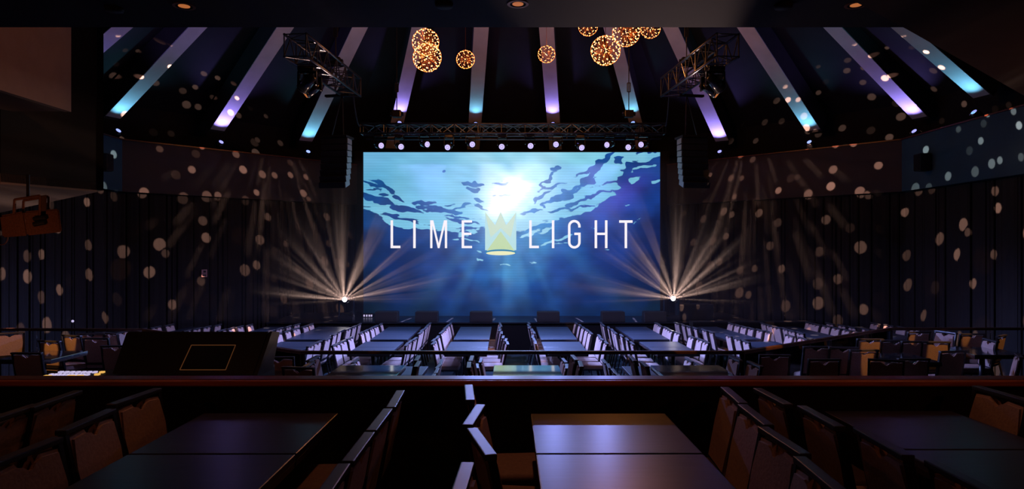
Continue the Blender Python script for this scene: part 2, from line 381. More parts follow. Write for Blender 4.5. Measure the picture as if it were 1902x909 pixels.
SKY = [(680,290,(110,180,220)),(800,290,(115,185,222)),(950,290,(125,200,228)),(1080,290,(130,205,228)),(1180,295,(125,195,222)),(1220,290,(110,180,215)),
       (690,340,(100,180,220)),(780,340,(115,190,225)),(860,340,(130,200,232)),(920,350,(190,230,245)),(1000,340,(165,220,240)),(1060,340,(125,195,228)),(1140,340,(115,190,222)),
       (720,390,(120,195,225)),(800,400,(125,200,232)),(860,400,(135,205,235)),(1000,390,(160,218,240)),(1060,400,(130,200,230)),(1100,380,(120,195,225))]
DEEP = [(680,395,(30,85,150)),(700,300,(30,100,165)),(900,300,(40,120,185)),(1120,300,(30,90,165)),(1215,300,(25,80,150)),(1210,350,(28,70,150)),(1170,380,(35,75,165)),(1110,400,(35,90,180)),
        (760,420,(20,75,150)),(850,430,(30,95,175)),(920,460,(70,150,215)),(1000,440,(80,165,220)),(1050,450,(30,105,185)),(1130,450,(22,65,150)),(1210,440,(15,40,100)),
        (680,460,(8,42,90)),(740,480,(10,52,115)),(820,490,(14,65,138)),(890,490,(30,105,180)),(940,500,(60,145,205)),(990,500,(50,130,195)),(1040,500,(25,80,160)),(1120,510,(16,55,130)),(1210,500,(10,35,85)),
        (680,540,(6,38,72)),(760,540,(8,48,102)),(850,540,(12,62,132)),(930,540,(25,90,165)),(1000,540,(20,78,152)),(1080,550,(12,55,120)),(1180,560,(8,42,88)),(1220,580,(8,38,60)),
        (680,585,(6,34,52)),(780,585,(6,42,82)),(880,585,(9,52,105)),(980,585,(9,52,108)),(1080,585,(8,48,95)),(870,380,(60,140,200)),(800,370,(40,100,170)),(1040,370,(60,140,205))]
def lin(c): 
    c = np.array(c)/255.0; return np.where(c <= .04045, c/12.92, ((c+.055)/1.055)**2.4)
def idw(L, s=34.0):
    num = np.zeros((*U.shape, 3)); den = np.zeros(U.shape)
    for x, y, c in L:
        wgt = 1/(((U-x)**2+(V-y)**2)/s**2+.12)**2.1
        num += wgt[..., None]*lin(c); den += wgt
    return num/den[..., None]
sky = idw(SKY); deep = idw(DEEP)
wu = vnoise(U, V, 16, 9, 1)*16+vnoise(U, V, 6, 4, 2)*5; wv = vnoise(U, V, 18, 9, 3)*8+vnoise(U, V, 7, 4, 5)*4
UU = U+wu; VV = V+wv
# boundary of the bright underside of the surface: field > 0 = bright
bl = np.interp(UU, [675, 690, 705, 725, 755, 775, 800, 840, 860, 900, 950, 985, 1010, 1040, 1075, 1095, 1112, 1130, 1142, 1155, 1172, 1190, 1226],
                   [384, 388, 400, 412, 416, 428, 430, 432, 428, 424, 430, 424, 412, 402, 396, 386, 372, 356, 340, 320, 292, 270, 262])
field = (bl-VV)/10.0
field = field+1.1*vnoise(U, V, 26, 5, 33, .12)*np.exp(-np.abs(bl-V)/50)+.9*vnoise(U, V, 11, 3, 34, -.2)*np.exp(-np.abs(bl-V)/30)
def ell(cx, cy, rx, ry, ang):
    c, s_ = math.cos(R(ang)), math.sin(R(ang)); x = UU-cx; y = VV-cy
    a_ = (x*c+y*s_)/rx; b_ = (-x*s_+y*c)/ry
    return (1.10-np.sqrt(a_*a_+b_*b_))*min(rx, ry)/3.0
def L6(x, y): return 480+x/3.029, 300+y/3.029
def L7(x, y): return 960+x/3.029, 300+y/3.029
dark6 = [(630,125,50,11,20),(705,140,80,14,33),(700,188,36,8,8),(800,215,44,10,20),(660,215,110,14,16),(820,272,92,17,8),(935,238,54,12,-3),(945,268,44,9,8),(1060,280,85,19,8),(1000,262,40,7,5),
         (1200,128,54,12,8),(1215,158,32,9,5),(1235,220,34,7,5),(1250,255,55,8,20),(750,306,70,13,15),(840,322,55,10,5),(915,347,70,9,10),(1140,320,95,6,4),(1030,58,14,6,0),(1130,260,50,6,-20),(1370,125,40,6,0),(1380,190,50,5,-8),(1060,240,30,5,0),(1150,345,80,8,10),(640,155,40,6,10)]
light6 = [(750,345,62,16,18),(860,365,50,14,10),(1060,380,70,13,-4),(990,350,90,10,4),(1110,435,22,5,-10),(1190,395,24,5,-5),(1180,440,40,5,10),(1240,560,14,4,0),(1260,555,26,7,10),(1390,585,26,5,-5),(1150,415,30,5,0),(1245,515,10,4,20)]
dark7 = [(165,115,70,9,-48),(220,45,26,10,-12),(205,140,80,6,-14),(430,25,70,15,-38),(385,62,60,7,-20),(130,200,60,8,-35),(300,190,90,9,-22),(180,235,60,6,-20),(90,280,60,7,-15),(400,120,60,14,-30),(330,230,60,9,-25),(570,20,40,9,-40),(240,275,70,7,-12)]
light7 = [(490,155,78,18,-14),(450,212,92,18,-18),(375,275,54,15,-28),(530,70,72,26,-42),(665,102,38,14,-14),(710,35,60,8,-14),(787,115,22,8,-20),(622,240,15,4,-8),(270,305,60,13,-14),(150,390,40,10,-20),(60,408,60,8,-25),(425,375,12,6,-10),(262,428,42,9,-28),(190,455,44,5,-25),(250,465,26,4,-5),(675,330,12,3,-20),(130,330,60,9,-12),(600,-10,60,12,-25),(690,-30,80,10,-18),(95,575,16,3,0),(500,503,8,3,0),(650,350,8,3,-10)]
for x, y, rx, ry, an in dark6: X, Y = L6(x, y); field = np.minimum(field, -ell(X, Y, rx/3.029, ry/3.029, an))
for x, y, rx, ry, an in dark7: X, Y = L7(x, y); field = np.minimum(field, -ell(X, Y, rx/3.029, ry/3.029, an))
for x, y, rx, ry, an in light6: X, Y = L6(x, y); field = np.maximum(field, ell(X, Y, rx/3.029, ry/3.029, an))
for x, y, rx, ry, an in light7: X, Y = L7(x, y); field = np.maximum(field, ell(X, Y, rx/3.029, ry/3.029, an))
for x, y, rx, ry, an in ((1130,292,20,5.5,-50),(1106,318,24,5.5,-45),(1076,344,26,5,-35),(1040,364,28,4,-28),(1128,343,28,3.2,-14),(1106,361,30,2.8,-16),(1084,383,26,2.4,-16),(1150,296,9,5,-40),(1215,283,14,5,-20)): field = np.minimum(field, -ell(x, y, rx, ry, an))
for x, y, rx, ry, an in ((1203,291,26,5,-20),(1198,311,17,3.6,-14),(1177,335,11,4.5,-14),(1219,337,8,3,-15),(1117,351,19,5,-14),(1102,371,24,5.5,-16),(1078,390,15,4,-18)): field = np.maximum(field, ell(x, y, rx, ry, an))
gd = np.hypot((U+wu*.8-952-(358-V)*.25), (V+wv*.9-356)*.80)*(1+.5*vnoise(U, V, 22, 22, 21))
glow = np.exp(-(gd/27)**2)*.9+0.42*np.exp(-gd/42)+.35*np.exp(-np.hypot((U-922)/24, (V-385)/30)**2)
an_ = np.arctan2(U-940, V-350)
rays = np.zeros_like(U)
for k_, (fr_, ph) in enumerate(((9, .3), (17, 1.1), (31, 2.0))): rays += np.sin(an_*fr_+ph)/(k_+1.5)
rays = np.clip(rays, 0, 2)*np.exp(-((V-500)/60)**2)*np.exp(-(an_/.62)**2)*0.16
clouds = 1+.45*(vnoise(U, V, 26, 16, 9)+.5*vnoise(U, V, 11, 8, 10))
violet = np.exp(-(((U-1120)-(400-V)*.9)/34)**2)*np.exp(-((V-365)/50)**2)
deep = deep*clouds[..., None]*.66 + violet[..., None]*np.array([.05, .01, .12])
deep = deep*np.array([.72, .95, 1.12])
deep = deep+rays[..., None]*np.array([.25, .75, 1.0])
sky = sky*(1+.16*vnoise(U, V, 30, 8, 12, .15))[..., None]
gl3 = glow[..., None]*np.array([1.0, 1.0, 1.0])
sky = np.clip(sky+gl3, 0, 1.15); deep = np.clip(deep+gl3*.75, 0, 1.1)
me = bpy.data.meshes.new('display')
verts = np.zeros((NX*NY, 3)); verts[:, 0] = (U.ravel()-CX)/F*SD-scr.location.x; verts[:, 2] = EYE+(HY-V.ravel())/F*SD-scr.location.z
idx = np.arange(NX*NY).reshape(NY, NX)
faces = np.stack([idx[:-1, :-1], idx[1:, :-1], idx[1:, 1:], idx[:-1, 1:]], -1).reshape(-1, 4)
me.from_pydata(verts.tolist(), [], faces.tolist())
for nm, arr in (('water_sky', sky), ('water_deep', deep)):
    at = me.attributes.new(nm, 'FLOAT_COLOR', 'POINT'); at.data.foreach_set('color', np.concatenate([arr.reshape(-1, 3), np.ones((NX*NY, 1))], 1).astype(np.float32).ravel())
at = me.attributes.new('ripple', 'FLOAT', 'POINT'); at.data.foreach_set('value', field.astype(np.float32).ravel())
m = bpy.data.materials.new('led_display'); m.use_nodes = True; nt = m.node_tree; nt.nodes.clear()
out = nt.nodes.new('ShaderNodeOutputMaterial'); em = nt.nodes.new('ShaderNodeEmission')
A1 = nt.nodes.new('ShaderNodeAttribute'); A1.attribute_name = 'water_sky'; A2 = nt.nodes.new('ShaderNodeAttribute'); A2.attribute_name = 'water_deep'; A3 = nt.nodes.new('ShaderNodeAttribute'); A3.attribute_name = 'ripple'
tc = nt.nodes.new('ShaderNodeTexCoord'); nz = nt.nodes.new('ShaderNodeTexNoise'); nz.inputs['Scale'].default_value = 9; nz.inputs['Detail'].default_value = 4
mp = nt.nodes.new('ShaderNodeMapping'); mp.inputs['Scale'].default_value = (1, 1, 2.2); nt.links.new(tc.outputs['Object'], mp.inputs[0]); nt.links.new(mp.outputs[0], nz.inputs['Vector'])
ma = nt.nodes.new('ShaderNodeMath'); ma.operation = 'MULTIPLY_ADD'; ma.inputs[1].default_value = 0.55; nt.links.new(nz.outputs['Fac'], ma.inputs[0]); nt.links.new(A3.outputs['Fac'], ma.inputs[2])
mr = nt.nodes.new('ShaderNodeMapRange'); mr.inputs['From Min'].default_value = 0.17; mr.inputs['From Max'].default_value = 0.36; nt.links.new(ma.outputs[0], mr.inputs['Value'])
mixc = nt.nodes.new('ShaderNodeMix'); mixc.data_type = 'RGBA'; nt.links.new(mr.outputs[0], mixc.inputs[0]); nt.links.new(A2.outputs['Color'], mixc.inputs[6]); nt.links.new(A1.outputs['Color'], mixc.inputs[7])
wv_ = nt.nodes.new('ShaderNodeTexWave'); wv_.wave_type = 'BANDS'; wv_.bands_direction = 'Z'; wv_.inputs['Scale'].default_value = 4.2; nt.links.new(tc.outputs['Object'], wv_.inputs['Vector'])
mr2 = nt.nodes.new('ShaderNodeMapRange'); mr2.inputs['To Min'].default_value = 0.93; mr2.inputs['To Max'].default_value = 1.02; nt.links.new(wv_.outputs['Fac'], mr2.inputs['Value'])
nt.links.new(mixc.outputs[2], em.inputs[0]); nt.links.new(mr2.outputs[0], em.inputs[1]); nt.links.new(em.outputs[0], out.inputs[0])
me.materials.append(m)
dsp = bpy.data.objects.new('display', me); COL.objects.link(dsp); dsp.parent = scr
# lettering
def poly(bm, pts, off):
    vs = [bm.verts.new(S(x, y, off)) for x, y in pts]; bm.faces.new(vs)
def rect(bm, x0, y0, x1, y1, off=.012): poly(bm, [(x0, y0), (x1, y0), (x1, y1), (x0, y1)], off)
T0, T1, sw = 409.5, 461.3, 4.6
def letter(ch, x0, x1):
    bm = BM()
    if ch == 'L': rect(bm, x0, T0, x0+sw, T1); rect(bm, x0+sw, T1-sw, x1, T1)
    if ch == 'I': rect(bm, x0, T0, x0+sw, T1)
    if ch == 'E':
        rect(bm, x0, T0, x0+sw, T1); rect(bm, x0+sw, T0, x1, T0+sw-.4); rect(bm, x0+sw, 432.5, x1-1.2, 436.7); rect(bm, x0+sw, T1-sw+.3, x1, T1)
    if ch == 'T': rect(bm, x0, T0, x1, T0+sw); xm = (x0+x1)/2; rect(bm, xm-sw/2, T0+sw, xm+sw/2, T1)
    if ch == 'H': rect(bm, x0, T0, x0+sw, T1); rect(bm, x1-sw, T0, x1, T1); rect(bm, x0+sw, 432.5, x1-sw, 436.9)
    if ch == 'M':
        rect(bm, x0, T0, x0+4.2, T1); rect(bm, x1-4.2, T0, x1, T1); xm = (x0+x1)/2
        poly(bm, [(x0+4.2, T0), (x0+5.6, T0), (xm+1.7, T1), (xm-1.7, T1)][::1], .014); poly(bm, [(x1-5.6, T0), (x1-4.2, T0), (xm+1.7, T1), (xm-1.7, T1)], .015)
        poly(bm, [(x0+2, T0), (x0+5.9, T0), (xm+1.9, T1-1), (xm-1.9, T1-1)], .016); poly(bm, [(x1-5.9, T0), (x1-2, T0), (xm+1.9, T1-1), (xm-1.9, T1-1)], .017)
    if ch == 'G':
        xm = (x0+x1)/2; ro = (x1-x0)/2; ri = ro-sw
        def arc(cy, a0, a1, n=12): 
            for k in range(n):
                t0 = R(a0+(a1-a0)*k/n); t1 = R(a0+(a1-a0)*(k+1)/n)
                poly(bm, [(xm+ro*math.cos(t0), cy-ro*math.sin(t0)), (xm+ro*math.cos(t1), cy-ro*math.sin(t1)), (xm+ri*math.cos(t1), cy-ri*math.sin(t1)), (xm+ri*math.cos(t0), cy-ri*math.sin(t0))], .012)
        arc(T0+ro-.8, 0, 180); arc(T1-ro+.8, 180, 360)
        rect(bm, x0, T0+ro-.8, x0+sw, T1-ro+.8); rect(bm, x1-sw, 432.5, x1, T1-ro+.8); rect(bm, x1-sw, T0+ro-.8, x1, 423); rect(bm, xm, 432.5, x1-sw, 436.9)
    o_ = sobj('letter', bm, M['letter'])
    return o_
for ch, x0, x1 in (('L', 725.5, 743.7), ('I', 767.5, 772), ('M', 799, 830.5), ('E', 857.5, 876.8), ('L', 983, 1001), ('I', 1025, 1029), ('G', 1055, 1078.5), ('H', 1104.5, 1128.3), ('T', 1150, 1175)):
    letter(ch, x0, x1)
bm = BM(); poly(bm, [(901, 394), (901, 465), (959, 465), (959, 394), (944, 424), (930, 394), (916, 424)], .006); sobj('emblem_beams', bm, M['logo'])
bm = BM(); poly(bm, [(902.5, 470), (901, 396), (919, 421), (930, 394), (941, 421), (959, 396), (957.5, 470), (930, 428)], .007)
bmesh.ops.delete(bm, geom=list(bm.faces), context='FACES_ONLY'); bm.free()
bm = BM(); poly(bm, [(930, 394), (911, 442), (930, 424), (949, 442)], .008); poly(bm, [(901, 394), (921, 420), (911, 440)], .008); poly(bm, [(959, 394), (939, 420), (949, 440)], .008); sobj('emblem_crown', bm, M['logo5'])
bm = BM(); poly(bm, [(930, 430), (903, 468), (957, 468)], .010); sobj('emblem_cone', bm, M['logo2'])
def disc(bm, cx, cy, rx, ry, off, n=40): poly(bm, [(cx+rx*math.cos(2*PI*k/n), cy+ry*math.sin(2*PI*k/n)) for k in range(n)], off)
bm = BM(); disc(bm, 930, 469, 28.5, 5.4, .014); sobj('emblem_rim', bm, M['logo4'])
bm = BM(); disc(bm, 930, 470.6, 27, 3.9, .016); sobj('emblem_ellipse', bm, M['logo3'])

# ================================================================ TRUSSES AND RIGGING
def box_truss(name, a, b, w_, h_, label, n, group=None):
    a = Vector(a); b = Vector(b); D = b-a; L = D.length; X = D.normalized(); Y = Vector((-X.y, X.x, 0)).normalized(); Z = X.cross(Y)
    t = thing(name, label, 'truss', a, 0, group)
    cs = [(-w_/2, -h_/2), (w_/2, -h_/2), (w_/2, h_/2), (-w_/2, h_/2)]
    q = lambda s, c: X*s+Y*c[0]+Z*c[1]
    for c in cs:
        bm = BM(); add_rod(bm, q(0, c), q(L, c), .025, 8); obj('chord', bm, M['truss'], t, True)
    bm = BM(); st_ = L/n
    for f_ in range(4):
        c0_, c1_ = cs[f_], cs[(f_+1) % 4]
        for k in range(n):
            s0, s1 = k*st_, (k+1)*st_
            if (k+f_) % 2: add_rod(bm, q(s0, c0_), q(s1, c1_), .012, 5)
            else: add_rod(bm, q(s0, c1_), q(s1, c0_), .012, 5)
        for k in range(0, n+1, 2): add_rod(bm, q(min(k*st_, L), c0_), q(min(k*st_, L), c1_), .013, 5)
    obj('bracing', bm, M['truss'], t)
    return t
TD = 17.3
ta = P(672, 241, TD); tb = P(1234, 241, TD)
box_truss('box_truss', ta, tb, .36, .24, 'long box truss hanging level above the screen', 26)
ba = P(680, 255.5, TD); bb = P(1228, 255.5, TD)
t = thing('lighting_bar', 'double lighting bar slung under the truss above the screen', 'lighting bar', ba)
for z_ in (0.045, -0.045):
    bm = BM(); add_rod(bm, (0, 0, z_), (bb.x-ba.x, 0, z_), .022, 8); obj('tube', bm, M['truss'], t, True)
for k in range(14):
    bm = BM(); xx = .25+k*(bb.x-ba.x-.5)/13; add_rod(bm, (xx, 0, -.045), (xx+.03, 0, .22), .012, 5); obj('hanger_strap', bm, M['truss'], t)
# moving wash lights on the bar
def wash_proto():
    t = thing('moving_light', '', 'stage light')
    bm = BM(); add_box(bm, (-.11, -.09, .20), (.11, .09, .29), bevel=.015); obj('base', bm, M['gloss_black'], t)
    bm = BM(); add_box(bm, (-.13, -.025, .02), (-.115, .025, .22)); add_box(bm, (.115, -.025, .02), (.13, .025, .22)); add_box(bm, (-.13, -.03, .18), (.13, .03, .20)); obj('yoke', bm, M['gloss_black'], t)
    return t
w0 = wash_proto()
bm = BM(); add_rod(bm, (0, 0, -.12), (0, 0, .13), .075, 16, .10); hm = obj('head', bm, M['gloss_black'], None, True)
bm = BM(); add_rod(bm, (0, 0, .13), (0, 0, .137), .076, 20); lm = obj('lens', bm, M['lens'], hm)
bm = BM()
for rr in (.076, .05, .025):
    for k in range(20): a0 = 2*PI*k/20; a1 = 2*PI*(k+1)/20; add_rod(bm, (rr*math.cos(a0), rr*math.sin(a0), .139), (rr*math.cos(a1), rr*math.sin(a1), .139), .005, 4, cap=False)
obj('lens_ring', bm, M['gloss_black'], hm)
hm.parent = w0
WL = [(703, 271.5), (741, 272.8), (788, 269), (833.7, 273), (874, 268.7), (933, 272.8), (984.6, 271.2), (1036, 268.8), (1078, 273.6), (1133, 270), (1171, 273.9), (1195.7, 269.6)]
ordn = ['first', 'second', 'third', 'fourth', 'fifth', 'sixth', 'seventh', 'eighth', 'ninth', 'tenth', 'eleventh', 'twelfth']
WT_ = [(3.6, 12.8), (1.6, 13.2), (4.8, 13.5), (-3.2, 13.5), (2.6, 12.2), (-1.2, 12), (1.2, 12), (-2.6, 12.2), (3.4, 13.5), (-4.8, 13.5), (-1.6, 13.2), (-3.6, 12.8)]
for i, (px, py) in enumerate(WL):
    p = P(px, py, TD-.12)
    loc = p+Vector((0, .06, .03))
    lab = '%s moving light from the left on the bar above the screen' % ordn[i]
    if i == 0: t = w0; t.location = loc; t['label'] = lab; t['group'] = 'moving lights above the screen'
    else: t = dup(w0, loc, 0, lab, 'moving lights above the screen')
    h = [c for c in t.children if c.name.startswith('head')][0]
    tgt = Vector((WT_[i][0], WT_[i][1], .7)); dr = (tgt-loc).normalized()
    h.rotation_euler = (dr+Vector((0, -.55, .25))).to_track_quat('Z', 'Y').to_euler()
    light('wash_lamp', 'SPOT', loc+dr*.2, WASH, P_WASH, tgt, 0.03, 42, 0.7)
    if i in (4, 5, 7, 9): light('wash_lamp', 'SPOT', loc+dr*.2, (.28, .34, 1.0), P_WASH*.085, (-.1+.30*(i-4), 2.6, 1.72), .03, 20, .9)
# angled side trusses with hoist, hanging lights
def chain(p, L, label):
    t = thing('chain_hoist', label, 'hoist', p)
    bm = BM(); add_rod(bm, (0, 0, 0), (0, 0, L), .012, 6); obj('chain', bm, M['steel_dark'], t)
    bm = BM(); add_box(bm, (-.11, -.08, -.14), (.11, .08, .04), bevel=.02); add_rod(bm, (-.16, 0, -.05), (.16, 0, -.05), .055, 10); obj('motor', bm, M['gloss_black'], t)
    bm = BM()
    for s in (-1, 1): add_rod(bm, (s*.035, 0, .50), (s*.035, 0, .72), .014, 6)
    add_rod(bm, (-.035, 0, .50), (.035, 0, .50), .014, 6); add_rod(bm, (-.035, 0, .72), (.035, 0, .72), .014, 6); obj('shackle', bm, M['steel_dark'], t)
    return t
def head_on(p, tgt, label, tone=None):
    t = thing('moving_spotlight', label, 'stage light', p)
    bm = BM(); add_box(bm, (-.16, -.14, -.10), (.16, .14, .0), bevel=.02); obj('base', bm, M['gloss_black'], t)
    bm = BM(); add_box(bm, (-.19, -.05, -.36), (-.15, .05, -.08), bevel=.01); add_box(bm, (.15, -.05, -.36), (.19, .05, -.08), bevel=.01); add_box(bm, (-.17, -.045, -.12), (.17, .045, -.09)); obj('yoke', bm, M['gloss_black'], t)
    d = (Vector(tgt)-Vector(p)).normalized(); c = Vector((0, 0, -.30)); bm = BM(); add_rod(bm, c-d*.2, c+d*.16, .09, 16, .13); add_rod(bm, c+d*.16, c+d*.2, .13, 16, .12); h = obj('head', bm, M['gloss_black'], t, True)
    bm = BM(); add_rod(bm, c+d*.2, c+d*.205, .10, 16); obj('lens', bm, M['lens_amber'], h)
    return t
for sgn, pa, pb, word in ((-1, (548, 84), (654, 163), 'left'), (1, (1352, 84), (1244, 163), 'right')):
    HTR = EYE+3.8
    a = on_plane_h(*pa, HTR); b = on_plane_h(*pb, HTR)
    box_truss('box_truss', a, b, .42, .42, 'short box truss angled toward the stage on the %s' % word, 12)
    mid = a.lerp(b, .66)
    chain(mid+Vector((0, 0, .35)), 3.0, 'chain hoist holding the %s angled truss' % word)
    mp_ = a.lerp(b, .36)
    head_on(mp_+Vector((.12*sgn, 0, -.22)), mp_+Vector((sgn*3, -1, -2.5)), 'black moving head under the middle of the %s angled truss' % word)
    light('side_wash_lamp', 'SPOT', mp_+Vector((-.3*sgn, 0, -.7)), (.34, .37, 1.0), P_WASH*1.0, (-sgn*2.4, 14.2, .5), .03, 64, .8)
    light('side_wash_lamp', 'SPOT', mp_+Vector((.3*sgn, 0, -.7)), (.34, .37, 1.0), P_WASH*.45, (sgn*5.7, 14.3, 0), .03, 36, .8)
    mp2 = a.lerp(b, .22)
    head_on(mp2+Vector((.05*sgn, 0, -.22)), mp2+Vector((sgn*3, 1.5, -2.5)), 'black moving head under the outer end of the %s angled truss' % word)
    # line array
    px0, px1 = (602, 652) if sgn < 0 else (1258, 1310)
    AD = 15.6; cx = ((px0+px1)/2-CX)/F*AD; W_ = 50/F*AD
    t = thing('line_array', 'tall black line array of loudspeakers hanging %s of the screen' % word, 'loudspeaker', (cx, AD, P(0, 258, AD).z), R(10)*sgn)
    z = 0.0; yy = 0.0; tilt = 0.0
    for k in range(8):
        hh = .142; tilt += R(2.0)
        m4 = Matrix.Translation((0, yy, z)) @ Matrix.Rotation(tilt, 4, 'X')
        bm = BM(); pts = [(-W_/2, -.20, 0), (W_/2, -.20, 0), (W_/2*.80, .22, 0), (-W_/2*.80, .22, 0)]
        A_ = [bm.verts.new(m4 @ Vector((x, y, -.004))) for x, y, _ in pts]; B_ = [bm.verts.new(m4 @ Vector((x, y, -hh+.006))) for x, y, _ in pts]
        for j in range(4): bm.faces.new((A_[j], A_[(j+1) % 4], B_[(j+1) % 4], B_[j]))
        bm.faces.new(A_[::-1]); bm.faces.new(B_)
        cab = obj('cabinet', bm, M['black'], t)
        bm = BM(); xs = -sgn*(W_/2*.9+.004)
        cheek = [bm.verts.new(m4 @ Vector(v)) for v in ((-sgn*(W_/2+.004), -.18, -.01), (-sgn*(W_/2*.8+.006), .20, -.01), (-sgn*(W_/2*.8+.006), .20, -hh+.012), (-sgn*(W_/2+.004), -.18, -hh+.012))]
        bm.faces.new(cheek); r_ = bmesh.ops.extrude_face_region(bm, geom=list(bm.faces)); bmesh.ops.translate(bm, verts=[v for v in r_['geom'] if isinstance(v, bmesh.types.BMVert)], vec=(-sgn*.01, 0, 0))
        obj('lit_side_plate', bm, M['lit_side_plate'], cab)  # inner side only, made paler: screen light is put into its colour
        z -= hh*math.cos(tilt)+.002; yy += -hh*math.sin(tilt)*-1*-1
    bm = BM(); add_box(bm, (-W_/2, -.22, .0), (W_/2, .22, .05)); hr_ = HTR-.2-P(0, 258, AD).z; add_rod(bm, (-.15, 0, .05), (-.15*0-sgn*.12, 0, hr_), .012, 6); add_rod(bm, (.15, 0, .05), (-sgn*.12, 0, hr_), .012, 6); add_box(bm, (-.3, -.05, hr_-.05), (.3, .05, hr_)); obj('rigging_frame', bm, M['steel_dark'], t)
    # cable run from truss to stage truss
    e = P(672 if sgn < 0 else 1234, 232, TD)
    bm = BM(); pr = b
    for k in range(1, 11): u = k/10; nx_ = b.lerp(e, u)+Vector((0, 0, -.35*math.sin(PI*u))); add_rod(bm, pr, nx_, .018, 6, cap=False); pr = nx_
    tag(obj('cable', bm, M['black']), 'black cable sagging from the %s angled truss to the stage truss' % word, 'cable')
    hp = P(737 if sgn < 0 else 1168, 208, 16.6)
    chain(hp, 2.6, 'chain hoist above the %s part of the stage truss' % word)

# ================================================================ PENDANT GLOBES
def pendant(px, py, rpx, d, label):
    c = P(px, py, d); r = rpx/F*d
    t = thing('pendant_light', label, 'pendant', c, 0, 'globes of tiny lights hanging under the roof')
    n = int(96*(rpx/26)**1.2); bm = BM(); bb_ = BM()
    for k in range(n):
        z = 1-2*(k+.5)/n; a = k*2.39996; s = math.sqrt(1-z*z); v = Vector((s*math.cos(a), s*math.sin(a), z))
        add_rod(bm, v*r*.30, v*r*.97, .0035, 3, cap=False)
        add_ico(bb_, v*r*.97, r*.042, 1)
    obj('spokes', bm, M['gold'], t)
    b_ = obj('led_points', bb_, M['bulb'], t); b_['kind'] = 'stuff'
    bm = BM()
    for ax in range(3):
        for k in range(32):
            a0, a1 = 2*PI*k/32, 2*PI*(k+1)/32
            f = lambda a: Matrix.Rotation(R(60*ax), 3, 'Z') @ Vector((r*math.cos(a), 0, r*math.sin(a)))
            add_rod(bm, f(a0), f(a1), .004, 4, cap=False)
    obj('hoop_frame', bm, M['gold'], t)
    bm = BM(); add_rod(bm, (0, 0, r), (0, 0, 3.2), .006, 5); obj('cord', bm, M['gold'], t)
    light('pendant_lamp', 'POINT', c, (1.0, 0.33, 0.08), P_PEND*(rpx/25)**2, None, .02)
pendant(790.5, 78.5, 25, 14.3, 'upper globe of the two overlapping lit globes left of centre')
pendant(793.5, 107, 26.5, 13.6, 'lower globe of the two overlapping lit globes left of centre')
pendant(864.7, 110.5, 17, 15.0, 'small lit globe hanging alone left of the middle beams')
pendant(1015, 101, 16, 15.3, 'small lit globe hanging in front of a violet beam')
pendant(1092, 49, 18, 14.6, 'small lit globe half hidden by the ceiling edge, left of its cluster')
pendant(1124.7, 94, 27.5, 13.6, 'largest and lowest lit globe of the right cluster')
pendant(1163, 61, 25.5, 14.6, 'big lit globe behind the lowest one in the right cluster')
pendant(1208, 53, 18.5, 14.4, 'small lit globe at the right end of the cluster')

